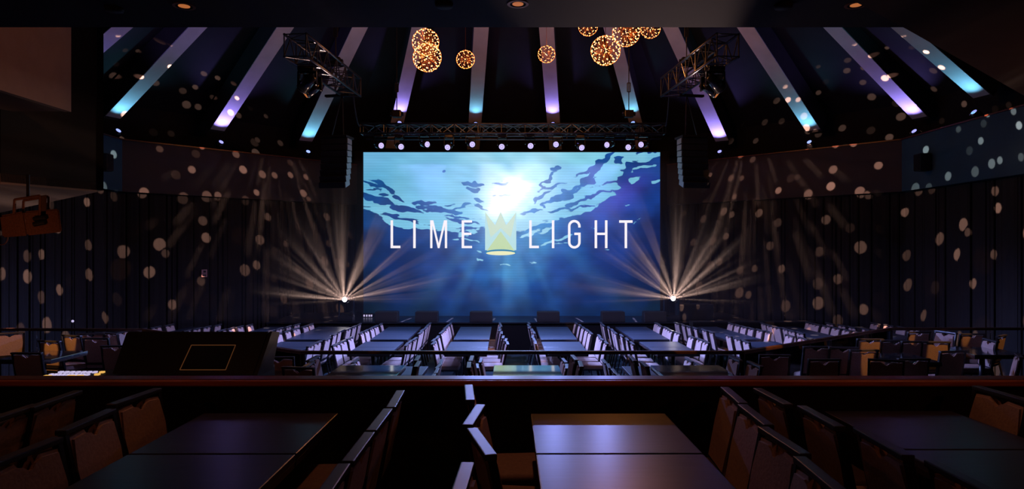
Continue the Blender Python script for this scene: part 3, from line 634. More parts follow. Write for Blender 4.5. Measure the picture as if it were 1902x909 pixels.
# ================================================================ MOVING BEAM LIGHTS ON STAGE, STAGE MONITORS
for px, py, word in ((643, 556, 'left'), (1247.5, 554, 'right')):
    p = P(px, py, 17.2); base = .77
    t = thing('beam_light', 'moving head blazing white in the haze, %s of the screen' % word, 'stage light', (p.x, p.y, base))
    zc = p.z-base
    bm = BM(); add_box(bm, (-.19, -.16, 0), (.19, .16, .14), bevel=.02); obj('base', bm, M['gloss_black'], t)
    bm = BM(); add_box(bm, (-.20, -.05, .12), (-.165, .05, zc+.06), bevel=.008); add_box(bm, (.165, -.05, .12), (.20, .05, zc+.06), bevel=.008); add_box(bm, (-.18, -.04, .125), (.18, .04, .16)); obj('yoke', bm, M['gloss_black'], t)
    bm = BM(); add_rod(bm, (0, .20, zc), (0, -.16, zc), .09, 20, .12); h = obj('head', bm, M['gloss_black'], t, True)
    bm = BM(); add_rod(bm, (0, -.16, zc), (0, -.175, zc), .055, 20); obj('lens', bm, M['lens_white'], h)
    # the lamp itself, with a slotted gobo turning its light into a fan of shafts
    L_ = light('beam_lamp', 'SPOT', (p.x, p.y-.19, p.z), (1.0, .64, .52), P_BEAM, (p.x*.55, 7.0, p.z+.6), 0.012, 128, 0.5)
    l = L_.data; l.use_nodes = True; nt = l.node_tree; nt.nodes.clear()
    lo = nt.nodes.new('ShaderNodeOutputLight'); e = nt.nodes.new('ShaderNodeEmission'); geo = nt.nodes.new('ShaderNodeTexCoord')
    sx = nt.nodes.new('ShaderNodeSeparateXYZ'); nt.links.new(geo.outputs['Normal'], sx.inputs[0])
    at2 = nt.nodes.new('ShaderNodeMath'); at2.operation = 'ARCTAN2'; nt.links.new(sx.outputs['Y'], at2.inputs[0]); nt.links.new(sx.outputs['X'], at2.inputs[1])
    ns = []
    for scl, off_, lo_, hi_ in ((3.2, 1.7, .44, .66), (13.0, 4.0, .46, .70)):
        nz = nt.nodes.new('ShaderNodeTexNoise'); nz.noise_dimensions = '1D'; nz.inputs['Scale'].default_value = scl*1.3; nz.inputs['Detail'].default_value = 2
        ad = nt.nodes.new('ShaderNodeMath'); ad.operation = 'ADD'; ad.inputs[1].default_value = off_+(3.3 if word == 'right' else 0); nt.links.new(at2.outputs[0], ad.inputs[0]); nt.links.new(ad.outputs[0], nz.inputs['W'])
        mr_ = nt.nodes.new('ShaderNodeMapRange'); mr_.inputs['From Min'].default_value = lo_; mr_.inputs['From Max'].default_value = hi_; nt.links.new(nz.outputs['Fac'], mr_.inputs['Value']); ns.append(mr_)
    mu = nt.nodes.new('ShaderNodeMath'); mu.operation = 'MULTIPLY_ADD'; nt.links.new(ns[0].outputs[0], mu.inputs[0]); mu.inputs[1].default_value = .6
    mm = nt.nodes.new('ShaderNodeMath'); mm.operation = 'MULTIPLY'; nt.links.new(ns[1].outputs[0], mm.inputs[0]); nt.links.new(ns[0].outputs[0], mm.inputs[1])
    nt.links.new(mm.outputs[0], mu.inputs[2])
    el = nt.nodes.new('ShaderNodeMapRange'); el.inputs['From Min'].default_value = -.06; el.inputs['From Max'].default_value = .10; nt.links.new(sx.outputs['Y'], el.inputs['Value'])
    m3 = nt.nodes.new('ShaderNodeMath'); m3.operation = 'MULTIPLY'; nt.links.new(el.outputs[0], m3.inputs[0]); nt.links.new(mu.outputs[0], m3.inputs[1])
    az = nt.nodes.new('ShaderNodeMath'); az.operation = 'ABSOLUTE'; nt.links.new(sx.outputs['Z'], az.inputs[0])      # centre stop of the gobo
    cs_ = nt.nodes.new('ShaderNodeMapRange'); cs_.inputs['From Min'].default_value = .985; cs_.inputs['From Max'].default_value = .93; nt.links.new(az.outputs[0], cs_.inputs['Value'])
    m4_ = nt.nodes.new('ShaderNodeMath'); m4_.operation = 'MULTIPLY'; nt.links.new(cs_.outputs[0], m4_.inputs[0]); nt.links.new(m3.outputs[0], m4_.inputs[1]); mu = m4_
    nt.links.new(mu.outputs[0], e.inputs[1]); nt.links.new(e.outputs[0], lo.inputs[0])
for i, (x0, x1, w_) in enumerate(((695, 737, 'far left'), (770, 812, 'second from left'), (872, 914, 'third from left'), (998, 1040, 'third from right'), (1119, 1162, 'second from right'), (1198, 1240, 'far right'))):
    a = P(x0, 600, 16.98); b = P(x1, 580.5, 16.98); h_ = b.z-.77
    bm = BM(); pts = [(0, 0), (.42, 0), (.34, h_), (.06, h_)]
    W_ = b.x-a.x
    A_ = [bm.verts.new((0, y, z)) for y, z in pts]; B_ = [bm.verts.new((W_, y, z)) for y, z in pts]
    for j in range(4): bm.faces.new((A_[j], A_[(j+1) % 4], B_[(j+1) % 4], B_[j]))
    bm.faces.new(A_[::-1]); bm.faces.new(B_); bmesh.ops.bevel(bm, geom=list(bm.edges), offset=.01, segments=1, affect='EDGES')
    o_ = obj('stage_monitor', bm, M['black']); o_.location = (a.x, 17.02, .77); tag(o_, '%s wedge monitor speaker on the front edge of the stage' % w_, 'loudspeaker', 'wedge monitors on the stage edge')
    bm = BM(); add_box(bm, (.03, .30, h_-.02), (W_-.03, .355, h_+.004)); obj('handle_bar', bm, M['steel_dark'], o_)
for i, (xa, ya, xb, yb) in enumerate(((745.5, 598.5, 764, 591), (830, 598.5, 841, 591), (916, 596, 919, 591), (993, 591.5, 998, 598), (1070, 591, 1083, 598.5), (1176, 591, 1182, 598.5))):
    a = PZ(xa, min(ya, 598.6), .772); b = PZ(xb, min(yb, 598.6), .772); d_ = (b-a).normalized(); n_ = Vector((-d_.y, d_.x, 0))*.025
    bm = BM(); add_slab(bm, [tuple((a+n_).xy), tuple((b+n_).xy), tuple((b-n_).xy), tuple((a-n_).xy)], .771, .774)
    tag(obj('floor_tape', bm, M['tape']), '%s strip of pale tape on the stage deck, counted from the left' % ordn[i], 'tape', 'tape strips on the stage')
t = thing('equipment_box', 'small low box with lit white indicators at the left end of the stage', 'box', P(673, 590, 18.2))
bm = BM(); add_box(bm, (0, 0, 0), (.30, .2, .10), bevel=.006); obj('case', bm, M['black'], t)
for k, x in enumerate((.03, .10, .17, .23)):
    bm = BM(); add_box(bm, (x, -.004, .02), (x+.04, 0.0, .075)); obj('indicator', bm, M['key_white'], t)
for px, w_ in ((1274, 'right'),):
    bm = BM(); add_box(bm, (0, 0, 0), (.9, .5, .42), bevel=.02); o_ = obj('road_case', bm, M['black']); o_.location = P(1262, 600, 17.4); o_.location.z = .77; tag(o_, 'black road case on the stage beside the right beam light', 'case')

# ================================================================ CHAIRS
def chair_proto(label='', group=None):
    t = thing('banquet_chair', label, 'chair', (0, 0, 0), 0, group)
    # faces +x; the back's top edge is above the origin
    bm = BM(); add_box(bm, (.07, -.20, .40), (.50, .20, .475), bevel=.022); obj('seat', bm, M['fabric'], t, True)
    bm = BM()
    out_ = [(-.172, .49), (.172, .49), (.176, .70), (.170, .838), (.062, .846), (.040, .815), (.014, .792), (-.014, .792), (-.040, .815), (-.062, .846), (-.170, .838), (-.176, .70)]
    A_ = [bm.verts.new((0.024, y, z)) for y, z in out_]; B_ = [bm.verts.new((-.024, y, z)) for y, z in out_]
    n = len(out_)
    ed = []
    for j in range(n): bm.faces.new((A_[j], A_[(j+1) % n], B_[(j+1) % n], B_[j]))
    f1 = bm.faces.new(A_[::-1]); f2 = bm.faces.new(B_)
    bmesh.ops.bevel(bm, geom=list(set(list(f1.edges)+list(f2.edges))), offset=.012, segments=2, affect='EDGES')
    for v in bm.verts: v.co.x += (0.88-v.co.z)*.20
    obj('backrest', bm, M['fabric'], t)
    bm = BM(); add_box(bm, (-.026, -.202, .855), (.024, .202, .88), bevel=.005); obj('top_rail', bm, M['rail'], t)
    for s in (-1, 1):
        bm = BM(); y = s*.188
        add_box(bm, (-.016, -.012, .44), (.016, .012, .86), Matrix.Translation((0, y, 0)))
        for v in bm.verts: v.co.x += (0.88-v.co.z)*.20
        add_rod(bm, (.092, y, .45), (.0, y, .0), .016, 6, .012); obj('rear_leg', bm, M['frame'], t)
        bm = BM(); add_rod(bm, (.45, s*.175, .40), (.48, s*.185, 0), .015, 6, .011); obj('front_leg', bm, M['frame'], t)
    bm = BM(); add_box(bm, (.085, -.185, .375), (.49, .185, .405)); add_box(bm, (.055, -.185, .455), (.10, .185, .49)); obj('seat_frame', bm, M['frame'], t)
    return t
chair0 = chair_proto(); used = [False]
def put_chair(x, y, z, rz, label, group):
    if not used[0]:
        used[0] = True; chair0.location = (x, y, z); chair0.rotation_euler = (0, 0, rz); chair0['label'] = label; chair0['group'] = group; return chair0
    return dup(chair0, (x, y, z), rz, label, group)
def chair_row(p0, p1, n, face, zf, side, of, group, jit=.03, first=0):
    a = PZ(*p0, zf+.88); b = PZ(*p1, zf+.88)
    for k in range(n):
        u = k/(n-1) if n > 1 else 0
        p = a.lerp(b, u)
        put_chair(p.x+random.uniform(-jit, jit), p.y+random.uniform(-.02, .02), zf, (0 if face > 0 else PI)+R(random.uniform(-4, 4)),
                  'banquet chair %s from the stage, %s side of %s' % (ordn[k+first], side, of), group)
GM = 'chairs at the main floor tables'
FAR = {'L1': 'far tables just left of centre aisle', 'L2': 'far tables second left of aisle', 'L3': 'far tables third left of aisle', 'L4': 'far tables fourth left of aisle', 'L5': 'far tables fifth left of aisle',
       'R1': 'far tables just right of centre aisle', 'R2': 'far tables second right of aisle', 'R3': 'far tables third right of aisle', 'R4': 'far tables fourth right of aisle', 'R5': 'far tables fifth right of aisle'}
MID = {k: v.replace('far tables', 'middle tables') for k, v in FAR.items()}
rows = [
 ((837.5, 601), (820, 617.5), 5, 1, 'left', FAR['L1']), ((930, 601), (930, 617.5), 5, -1, 'right', FAR['L1']),
 ((812, 626), (804, 637), 3, 1, 'left', MID['L1']), ((934, 626), (942, 637), 3, -1, 'right', MID['L1']),
 ((981.5, 600), (990, 617.5), 5, 1, 'left', FAR['R1']), ((1069.8, 600.2), (1098.4, 618), 5, -1, 'right', FAR['R1']),
 ((992, 625), (997, 636), 3, 1, 'left', MID['R1']), ((1111, 623.5), (1124, 636), 3, -1, 'right', MID['R1']),
 ((707.5, 602), (671, 618), 5, 1, 'left', FAR['L2']), ((797, 601), (780, 617.5), 5, -1, 'right', FAR['L2']),
 ((651, 627.5), (625.6, 639.5), 3, 1, 'left', MID['L2']), ((768, 629), (757, 640), 3, -1, 'right', MID['L2']),
 ((1117, 600), (1142, 617.5), 5, 1, 'left', FAR['R2']), ((1218.8, 600.7), (1257, 617.7), 5, -1, 'right', FAR['R2']),
 ((1153, 623), (1177, 637), 3, 1, 'left', MID['R2']), ((1285, 625.6), (1313, 634.5), 3, -1, 'right', MID['R2']),
 ((578, 602), (514, 620), 5, 1, 'left', FAR['L3']), ((666, 602), (620, 620), 5, -1, 'right', FAR['L3']),
 ((605, 629), (573.7, 641), 3, -1, 'right', MID['L3']),
 ((1255.5, 600), (1320.7, 616), 6, 1, 'left', FAR['R3']), ((1357, 600.7), (1427, 616), 6, -1, 'right', FAR['R3']),
 ((1353, 623), (1385, 634), 3, 1, 'left', MID['R3']), ((1467, 623), (1516, 633.6), 3, -1, 'right', MID['R3']),
 ((549, 602.5), (505, 614), 4, -1, 'right', FAR['L4']), ((462, 603.4), (412.6, 613), 4, 1, 'left', FAR['L4']),
 ((403.7, 603.5), (348, 613), 4, -1, 'right', FAR['L5']), ((315, 603), (230, 616), 4, 1, 'left', FAR['L5']),
 ((1417, 600.7), (1488.7, 617.7), 6, 1, 'left', FAR['R4']), ((1503, 599), (1593, 616), 6, -1, 'right', FAR['R4']),
 ((1543, 600.5), (1607, 611), 4, 1, 'left', FAR['R5']), ((1626.7, 600.6), (1700, 611), 4, -1, 'right', FAR['R5']),
]
for p0, p1, n, face, side, of in rows: chair_row(p0, p1, n, face, 0.0, side, of, GM)
GN = 'chairs at the near main floor tables'
near = [
 ((659, 670), (651, 680), 2, 1, 'left', 'near table left of aisle'), ((820, 671), (804, 699), 4, -1, 'right', 'near table left of aisle'),
 ((893, 669), (887, 680), 2, 1, 'left', 'near table beside centre aisle'), ((1048, 669), (1053, 680), 2, -1, 'right', 'near table beside centre aisle'),
 ((1123, 671), (1151, 699), 4, 1, 'left', 'near table right of aisle'), ((1281, 668), (1298, 677), 2, -1, 'right', 'near table right of aisle')]
for p0, p1, n, face, side, of in near: chair_row(p0, p1, n, face, 0.0, side, of, GN, .01)
GT = 'chairs on the raised tier'
tier = [
 ((580, 665), (572, 676), 2, 1, 'left', 'left table behind the glass railing'), ((775, 664.5), (774, 676), 2, -1, 'right', 'left table behind the glass railing'),
 ((875, 665), (871, 678), 2, 1, 'left', 'middle table behind the glass railing'), ((1066, 664), (1078, 676), 2, -1, 'right', 'middle table behind the glass railing'),
 ((1176, 665), (1198, 676), 2, 1, 'left', 'right table behind the glass railing'), ((1366, 665), (1401, 675), 2, -1, 'right', 'right table behind the glass railing')]
for p0, p1, n, face, side, of in tier: chair_row(p0, p1, n, face, ZT, side, of, GT, .01)
single = [  # px, py of the top rail's middle, rotation, what tells it apart
 (1439, 659, 88, 'with a bright amber pool of light, right of the railing bend'), (1518, 643.5, 92, 'seen from behind, right of the amber lit chair and farther'),
 (1567, 645, 86, 'in shadow, between two brown backs at the tier right'), (1531, 667, 90, 'seen from behind, close to the ledge right of the amber chair'),
 (1605, 650, 93, 'seen from behind with light along its lower back'), (1616, 629.5, 90, 'with a glowing half circle of light on its back'),
 (1662, 632, 84, 'in shadow, right of the half circle lit chair'), (1699, 634, 92, 'seen from behind, brown back in front of the amber edged one'),
 (1738, 634.5, 84, 'with its upper right back lit amber'), (1707, 616.5, 96, 'far, with its left edge lit amber'),
 (1697, 666, 90, 'deep in shadow close to the ledge at the right'), (1806, 620, 90, 'broad and dark with a glint in its notch, far right'),
 (1860, 623, 128, 'turned sideways at the far right, amber streaks on its back'), (1757, 616.5, 195, 'small and pale, facing left at the far right'),
 (1840, 631, 170, 'half hidden behind the turned chair at the far right'), (1646, 668, 70, 'in deep shadow near the ledge, right side'), (1770, 652, 100, 'dark, left of the broad far right chair'),
 (1893, 660, 150, 'cut by the right picture edge above the ledge'),
 (517, 663, 92, 'lit amber at its left edge, right of the console'), (554, 682, 80, 'with a narrow yellow highlight beside the left table'),
 (18, 618, 130, 'lit orange under the left end of the railing'), (92, 633, 75, 'with an oval amber spot, left of the console'),
 (134, 623, 70, 'with amber light at its top, behind the oval spot chair'), (178, 628, 90, 'seen from behind, brown, left of the console'),
 (169, 619, 100, 'peeking over the brown chair left of the console'), (205, 618.5, 60, 'pale pink, just left of the console top'),
 (215, 642, 95, 'dark, half hidden by the left edge of the console'), (50, 655, 90, 'in shadow at the far left above the ledge')]
for px, py, rz, w_ in single:
    p = PZ(px, py, ZT+.88); put_chair(p.x, p.y, ZT, R(rz), 'tier chair '+w_, GT)
GB = 'chairs on the dark balcony in front'
balc = [
 ((735, 740), (614, 896), 4, -1, 'right', 'left balcony tables'), ((252, 735), (40, 838), 3, 1, 'left', 'left balcony tables'),
 ((1362, 733), (1524, 880), 4, -1, 'right', 'middle balcony tables'),
 ((1862, 730), (2030, 778), 2, -1, 'right', 'right balcony tables')]
for p0, p1, n, face, side, of in balc:
    a = PZ(*p0, ZB+.88); b = PZ(*p1, ZB+.88)
    for k in range(n):
        p = a.lerp(b, k/(n-1)); put_chair(p.x, p.y, ZB, (0 if face > 0 else PI)+R(random.uniform(-5, 5)), 'balcony chair %s from the ledge, %s side of %s' % (ordn[k], side, of), GB)
for px, py, rz, w_ in ((872, 728, 5, 'first'), (881.5, 769, -6, 'second'), (893.5, 818, 14, 'third'), (858, 893, -2, 'fourth')):
    p = PZ(px, py, ZB+.88); put_chair(p.x, p.y, ZB, R(rz), 'balcony chair %s from the ledge, left side of middle balcony tables' % w_, GB)
for px, py, rz, w_ in ((1434, 735, 2, 'first'), (1523, 771.5, 0, 'second'), (1638, 818, -2, 'third'), (1795, 888, 0, 'fourth')):
    p = PZ(px, py, ZB+.88); put_chair(p.x, p.y, ZB, R(rz), 'balcony chair %s from the ledge, left side of right balcony tables' % w_, GB)
for px, py, rz, w_ in ((102, 740, 182, 'first'), (12, 768, 180, 'second')):
    p = PZ(px, py, ZB+.88); put_chair(p.x, p.y, ZB, R(rz), 'balcony chair %s from the ledge at the far left, back to the camera side' % w_, GB)

# ================================================================ TABLES
def table_proto(w_, l_, label='', wood='wood_top'):
    t = thing('dining_table', label, 'table')
    bm = BM(); add_box(bm, (-w_/2, -l_/2, .715), (w_/2, l_/2, .75), bevel=.006); top = obj('tabletop', bm, M[wood], t)
    bm = BM(); add_box(bm, (-w_/2+.004, -l_/2+.004, .69), (w_/2-.004, l_/2-.004, .716)); obj('edge_band', bm, M['wood_edge'], top)
    bm = BM(); add_rod(bm, (0, 0, .03), (0, 0, .70), .038, 12); obj('column', bm, M['frame'], t, True)
    bm = BM()
    for a_ in (0, 90): add_box(bm, (-.28, -.035, 0), (.28, .035, .03), Matrix.Rotation(R(a_+45), 4, 'Z'), bevel=.006)
    obj('base_foot', bm, M['frame'], t)
    return t
protos = {}
def put_table(x, y, z, w_, l_, rz, label, group):
    key = (round(w_, 2), round(l_, 2), z)
    if key not in protos:
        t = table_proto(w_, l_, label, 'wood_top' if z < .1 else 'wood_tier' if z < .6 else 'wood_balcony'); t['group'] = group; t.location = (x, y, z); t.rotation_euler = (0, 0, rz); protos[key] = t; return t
    return dup(protos[key], (x, y, z), rz, label, group)
def run(xc0, d0, xc1, d1, n, w_, zf, where, group, gap=.012):
    a = Vector((xc0, d0)); b = Vector((xc1, d1)); L = (b-a).length; l_ = L/n; D = (b-a).normalized(); rz = math.atan2(D.x, -D.y)
    for k in range(n):
        c = a+D*(l_*(k+.5)); put_table(c.x, c.y, zf, w_, l_-gap, rz, 'dark walnut table %s from the stage%s' % (ordn[k], where), group)
GTM = 'tables on the main floor'
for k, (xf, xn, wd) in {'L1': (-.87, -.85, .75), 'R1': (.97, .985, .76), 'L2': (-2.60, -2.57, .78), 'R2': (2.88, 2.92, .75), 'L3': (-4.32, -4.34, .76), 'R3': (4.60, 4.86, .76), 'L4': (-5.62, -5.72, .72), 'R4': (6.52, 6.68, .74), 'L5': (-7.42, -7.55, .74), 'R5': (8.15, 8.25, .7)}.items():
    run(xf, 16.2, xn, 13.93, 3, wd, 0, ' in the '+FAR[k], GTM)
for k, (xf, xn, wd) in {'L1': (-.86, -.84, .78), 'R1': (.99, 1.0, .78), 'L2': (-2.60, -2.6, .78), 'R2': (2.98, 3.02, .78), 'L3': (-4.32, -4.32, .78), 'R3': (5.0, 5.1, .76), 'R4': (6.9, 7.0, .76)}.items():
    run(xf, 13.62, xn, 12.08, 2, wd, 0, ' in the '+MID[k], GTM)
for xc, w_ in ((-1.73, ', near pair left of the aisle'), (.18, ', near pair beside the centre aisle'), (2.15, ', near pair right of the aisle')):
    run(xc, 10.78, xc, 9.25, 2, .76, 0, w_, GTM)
GTT = 'tables on the raised tier'
for px0, px1, w_ in ((633, 754, ', left group behind the glass railing'), (917.5, 1037.5, ', teal-lit group behind the glass railing'), (1208, 1335, ', right group behind the glass railing')):
    a = PZ(px0, 678.8, ZT+.75); b = PZ(px1, 678.8, ZT+.75); xc = (a.x+b.x)/2
    run(xc, a.y, xc, a.y-1.5, 2, b.x-a.x, ZT, w_, GTT)
for xc, d0, w_ in ((5.3, 9.6, ' on the right tier near the bend'), (6.9, 10.2, ' on the right tier farther out'), (-6.6, 9.8, ' on the left tier behind the console')):
    run(xc, d0, xc, d0-.8, 1, .76, ZT, w_, GTT)
GTB = 'tables on the dark balcony in front'
HB_ = ZB+.75
a = PZ(985.5, 768, HB_); b = PZ(1235, 768, HB_)
run((a.x+b.x)/2+.0, 3.77, (a.x+b.x)/2+.01, 1.53, 3, b.x-a.x, ZB, ', middle balcony group with blue reflections', GTB)
run(-1.36, 3.78, -1.35, 1.5, 3, .76, ZB, ', left balcony group', GTB)
run(2.15, 3.83, 2.15, 1.6, 3, .73, ZB, ', right balcony group', GTB)
run(-3.1, 3.78, -3.1, 1.5, 3, .76, ZB, ', far left balcony group', GTB)

# ================================================================ GLASS RAILING
RH = 1.309
def railing(a, b, label, z0=ZT, posts=2):
    a = Vector(a); b = Vector(b); d = (b-a); L = d.length; ang = math.atan2(d.y, d.x)
    t = thing('glass_railing', label, 'railing', (a.x, a.y, z0), ang, 'glass railing round the tier')
    h = RH-z0
    bm = BM(); add_box(bm, (-.01, -.035, h-.045), (L+.01, .035, h), bevel=.01); obj('handrail', bm, M['handrail'], t)
    npn = max(1, round(L/1.6))
    for k in range(npn):
        bm = BM(); add_box(bm, (L*k/npn+.008, -.006, .04), (L*(k+1)/npn-.008, .006, h-.045)); obj('glass_panel', bm, M['glass'], t)
    for k in range(posts):
        xx = .02+(L-.04)*k/(posts-1)
        bm = BM(); add_box(bm, (xx-.014, -.02, 0), (xx+.014, .02, h-.045)); obj('post', bm, M['steel_dark'], t)
rl_ = ['far left straight', 'left diagonal', 'left bend', 'long middle', 'right bend', 'right diagonal', 'far right straight']
for i in range(len(RAILPTS)-1):
    a, b = RAILPTS[i], RAILPTS[i+1]
    railing(a, b, '%s section of glass railing with dark wooden handrail' % rl_[i])

# ================================================================ CONSOLE AND DESK
DZ = 1.52
t = thing('console_desk', 'dark desk behind the ledge carrying the lighting console', 'desk', (-3.0, 4.75, ZT))
bm = BM(); add_box(bm, (-1.4, -.35, DZ-ZT-.05), (1.35, .85, DZ-ZT), bevel=.01); obj('desktop', bm, M['gloss_black'], t)
for sx_ in (-1.3, 1.22):
    bm = BM(); add_box(bm, (sx_, -.3, 0), (sx_+.06, .8, DZ-ZT-.05)); obj('side_panel', bm, M['black'], t)
c = thing('lighting_console', 'big black lighting console with a thin orange outline on its tilted display', 'console', (P(340, 600, 5.0).x, 5.0, DZ))
def CP(px, py, d): return P(px, py, d)-Vector(c.location)
bl_, br_, tr_, tl_ = CP(205, 700, 5.0), CP(471, 700, 5.0), CP(500, 616, 5.28), CP(234, 616, 5.28)
bm = BM(); th = Vector((0, .10, -.03))
vs = [bm.verts.new(v) for v in (bl_, br_, tr_, tl_)]+[bm.verts.new(v+th) for v in (bl_, br_, tr_, tl_)]
for f in ((0,1,2,3), (7,6,5,4), (0,4,5,1), (1,5,6,2), (2,6,7,3), (3,7,4,0)): bm.faces.new([vs[j] for j in f])
bmesh.ops.bevel(bm, geom=list(bm.edges), offset=.012, segments=2, affect='EDGES'); obj('display_panel', bm, M['black'], c)
def on_panel(px, py, off=.004):
    u = (700-py)/84.0; d = 5.0+.28*u
    return CP(px, py, d-off)
bm = BM(); q_ = [(355.5, 641.5), (437.5, 641.5), (419, 687.5), (334, 687.5)]
for k in range(4): add_rod(bm, on_panel(*q_[k], .012), on_panel(*q_[(k+1) % 4], .012), .0032, 6)
obj('display_outline', bm, M['line_amber'], c)
bm = BM(); vs = [bm.verts.new(on_panel(x, y, .008)) for x, y in q_]; f = bm.faces.new(vs); r_ = bmesh.ops.extrude_face_region(bm, geom=[f]); bmesh.ops.translate(bm, verts=[v for v in r_['geom'] if isinstance(v, bmesh.types.BMVert)], vec=(0, .006, 0)); obj('touch_display', bm, M['gloss_black'], c)
bm = BM(); vs = [bm.verts.new(v) for v in (br_+Vector((.004, 0, 0)), br_+Vector((.02, .28, 0)), tr_+Vector((.02, .12, -.02)), tr_+Vector((.004, 0, 0)))]
f = bm.faces.new(vs); r_ = bmesh.ops.extrude_face_region(bm, geom=[f]); bmesh.ops.translate(bm, verts=[v for v in r_['geom'] if isinstance(v, bmesh.types.BMVert)], vec=(.02, 0, 0)); obj('end_cheek', bm, M['black'], c)
bm = BM(); add_box(bm, (-.55, .04, 0), (.55, .40, .20), bevel=.02); obj('console_base', bm, M['black'], c)
k0 = P(92, 697, 4.95); kt = thing('fader_keyboard', 'small control surface with rows of lit white and amber keys, left of the console', 'keyboard', (k0.x, 4.9, DZ))
bm = BM(); add_box(bm, (-.02, -.05, 0), (.50, .30, P(0, 698, 4.93).z-DZ-.004), bevel=.006); obj('case', bm, M['black'], kt)
zt_ = P(0, 698, 4.93).z-DZ
for r_i, (n_, yy, cm) in enumerate(((7, .16, 'key_white'), (10, .06, 'key_white'), (3, .0, 'key_amber'))):
    for k in range(n_):
        x = .0+k*(.30/n_) if r_i < 2 else (.0, .17, .235)[k]
        bm = BM(); add_box(bm, (x, yy-.02, zt_-.006), (x+.30/n_*.6 if r_i < 2 else x+.045, yy+.012, zt_+.008)); obj('key', bm, M[cm], kt)
for k, (x, yy) in enumerate(((.31, .14), (.33, .05))):
    bm = BM(); add_box(bm, (x, yy, zt_-.006), (x+.03, yy+.03, zt_+.008)); obj('key', bm, M['key_amber'], kt)

# ================================================================ WALL SPEAKER ON BRACKET (left)
sd = 5.4
t = thing('hanging_speaker', 'tan two-part loudspeaker in a yoke bracket hanging at the left', 'loudspeaker', P(57, 400, sd))
def SP(px, py, dd=0.0): return P(px, py, sd+dd)-Vector(t.location)
def quadbox(name, pts, depth, m, par, bev=.012):
    bm = BM(); vs = [bm.verts.new(SP(x, y, 0)) for x, y in pts]+[bm.verts.new(SP(x, y, 0)+(P(x, y, sd)-cam.location).normalized()*depth) for x, y in pts]
    for f in ((0,1,2,3), (7,6,5,4), (0,4,5,1), (1,5,6,2), (2,6,7,3), (3,7,4,0)): bm.faces.new([vs[j] for j in f])
    bmesh.ops.bevel(bm, geom=list(bm.edges), offset=bev, segments=2, affect='EDGES'); return obj(name, bm, m, par)
quadbox('cabinet', [(45, 393), (109, 388), (115, 431), (51, 438)], .28, M['speaker_tan'], t, .01)
quadbox('grille', [(0, 401), (44, 392.5), (52, 438), (5, 441.5)], .20, M['speaker_tan'], t, .012)
bm = BM()
for dy in (0, .10):
    y0 = Vector((0, dy, 0))
    for a_, b_ in (((26, 397), (27.5, 371)), ((27.5, 371), (75, 363.5)), ((75, 363.5), (74, 404))): add_rod(bm, SP(*a_)+y0, SP(*b_)+y0, .011, 6)
obj('yoke_bracket', bm, M['speaker_tan'], t)
quadbox('bracket_arm', [(75, 364), (87, 362), (86, 405), (72, 407)], .02, M['soffit_warm'], t, .004)
bm = BM(); add_rod(bm, SP(63, 407, -.03), SP(86, 404, -.03), .018, 8); add_rod(bm, SP(63, 417, -.03), SP(84, 413, -.03), .02, 8); obj('clamp_knob', bm, M['black'], t)
bm = BM(); pr = None
for k in range(9): 
    u = k/8; q_ = SP(15-3*u-14*u*u, 441+14*math.sin(u*1.9), .05)
    if pr is not None: add_rod(bm, pr, q_, .004, 5)
    pr = q_
obj('wire', bm, M['speaker_tan'], t)
bm = BM(); add_rod(bm, SP(52, 366, .05), SP(52, 366, .05)+Vector((0, 0, zb-P(52, 366, sd).z+.0)), .012, 8); obj('drop_rod', bm, M['steel_dark'], t)

# ================================================================ SMALL THINGS
for px, py, w_ in ((342, 11, 'left'), (962, 7, 'middle'), (1590, 9, 'right')):
    p = on_plane_h(px, py, ZC-.0); t = thing('downlight', '%s recessed can downlight in the balcony ceiling' % w_, 'ceiling light', p, 0, 'can downlights in the balcony ceiling')
    bm = BM(); n = 24
    for k in range(n):
        a0, a1 = 2*PI*k/n, 2*PI*(k+1)/n
        pts = [(.044, a0, -.004), (.044, a1, -.004), (.058, a1, -.004), (.058, a0, -.004)]
        vs = [bm.verts.new((r_*math.cos(a_), r_*math.sin(a_), z_)) for r_, a_, z_ in pts]; bm.faces.new(vs)
        vs = [bm.verts.new((r_*math.cos(a_), r_*math.sin(a_), z_)) for r_, a_, z_ in ((.058, a0, -.004), (.058, a1, -.004), (.058, a1, 0), (.058, a0, 0))]; bm.faces.new(vs)
    obj('trim_ring', bm, M['gold'], t)
    bm = BM(); add_rod(bm, (0, 0, -.003), (0, 0, -.001), .030, 20); obj('lamp_disc', bm, M['lens_amber'], t)
    light('can_lamp', 'SPOT', p+Vector((0, 0, -.02)), (1.0, .33, .14), P_CAN, Vector((p.x*1.5, 4.0, 1.8)), .03, 100, 1.0)
for px, py, w_ in ((825, 7, 'left of the middle downlight'), (1455, 9, 'left of the right downlight'), (212, 15, 'at the far left')):
    p = on_plane_h(px, py, ZC); bm = BM(); add_rod(bm, (0, 0, -.018), (0, 0, 0), .045, 24, .050); o_ = obj('smoke_detector', bm, M['soffit'], None, True); o_.location = p
    tag(o_, 'flat round ceiling disc %s' % w_, 'smoke detector', 'ceiling discs on the balcony ceiling')
for sgn, px, w_ in ((-1, 183, 'left'), (1, 1725, 'right')):
    xx = sgn*(SX*.97-.02); d = xx*F/(px-CX); p = P(px, 302, d)
    t = thing('wall_speaker', 'small black speaker box on the blue wall band at the %s' % w_, 'loudspeaker', (xx-sgn*.14, p.y, p.z))
    bm = BM(); add_box(bm, (-.13, -.12, -.20), (.13, .12, .20), bevel=.015); obj('cabinet', bm, M['black'], t)
    bm = BM(); add_box(bm, (-.145, -.105, -.18), (-.13, .105, .18)) if sgn > 0 else add_box(bm, (.13, -.105, -.18), (.145, .105, .18)); obj('grille', bm, M['gloss_black'], t)
u = .30; wp = Vector((-SX, AY, 0)).lerp(Vector((-BX, BY, 0)), .5)
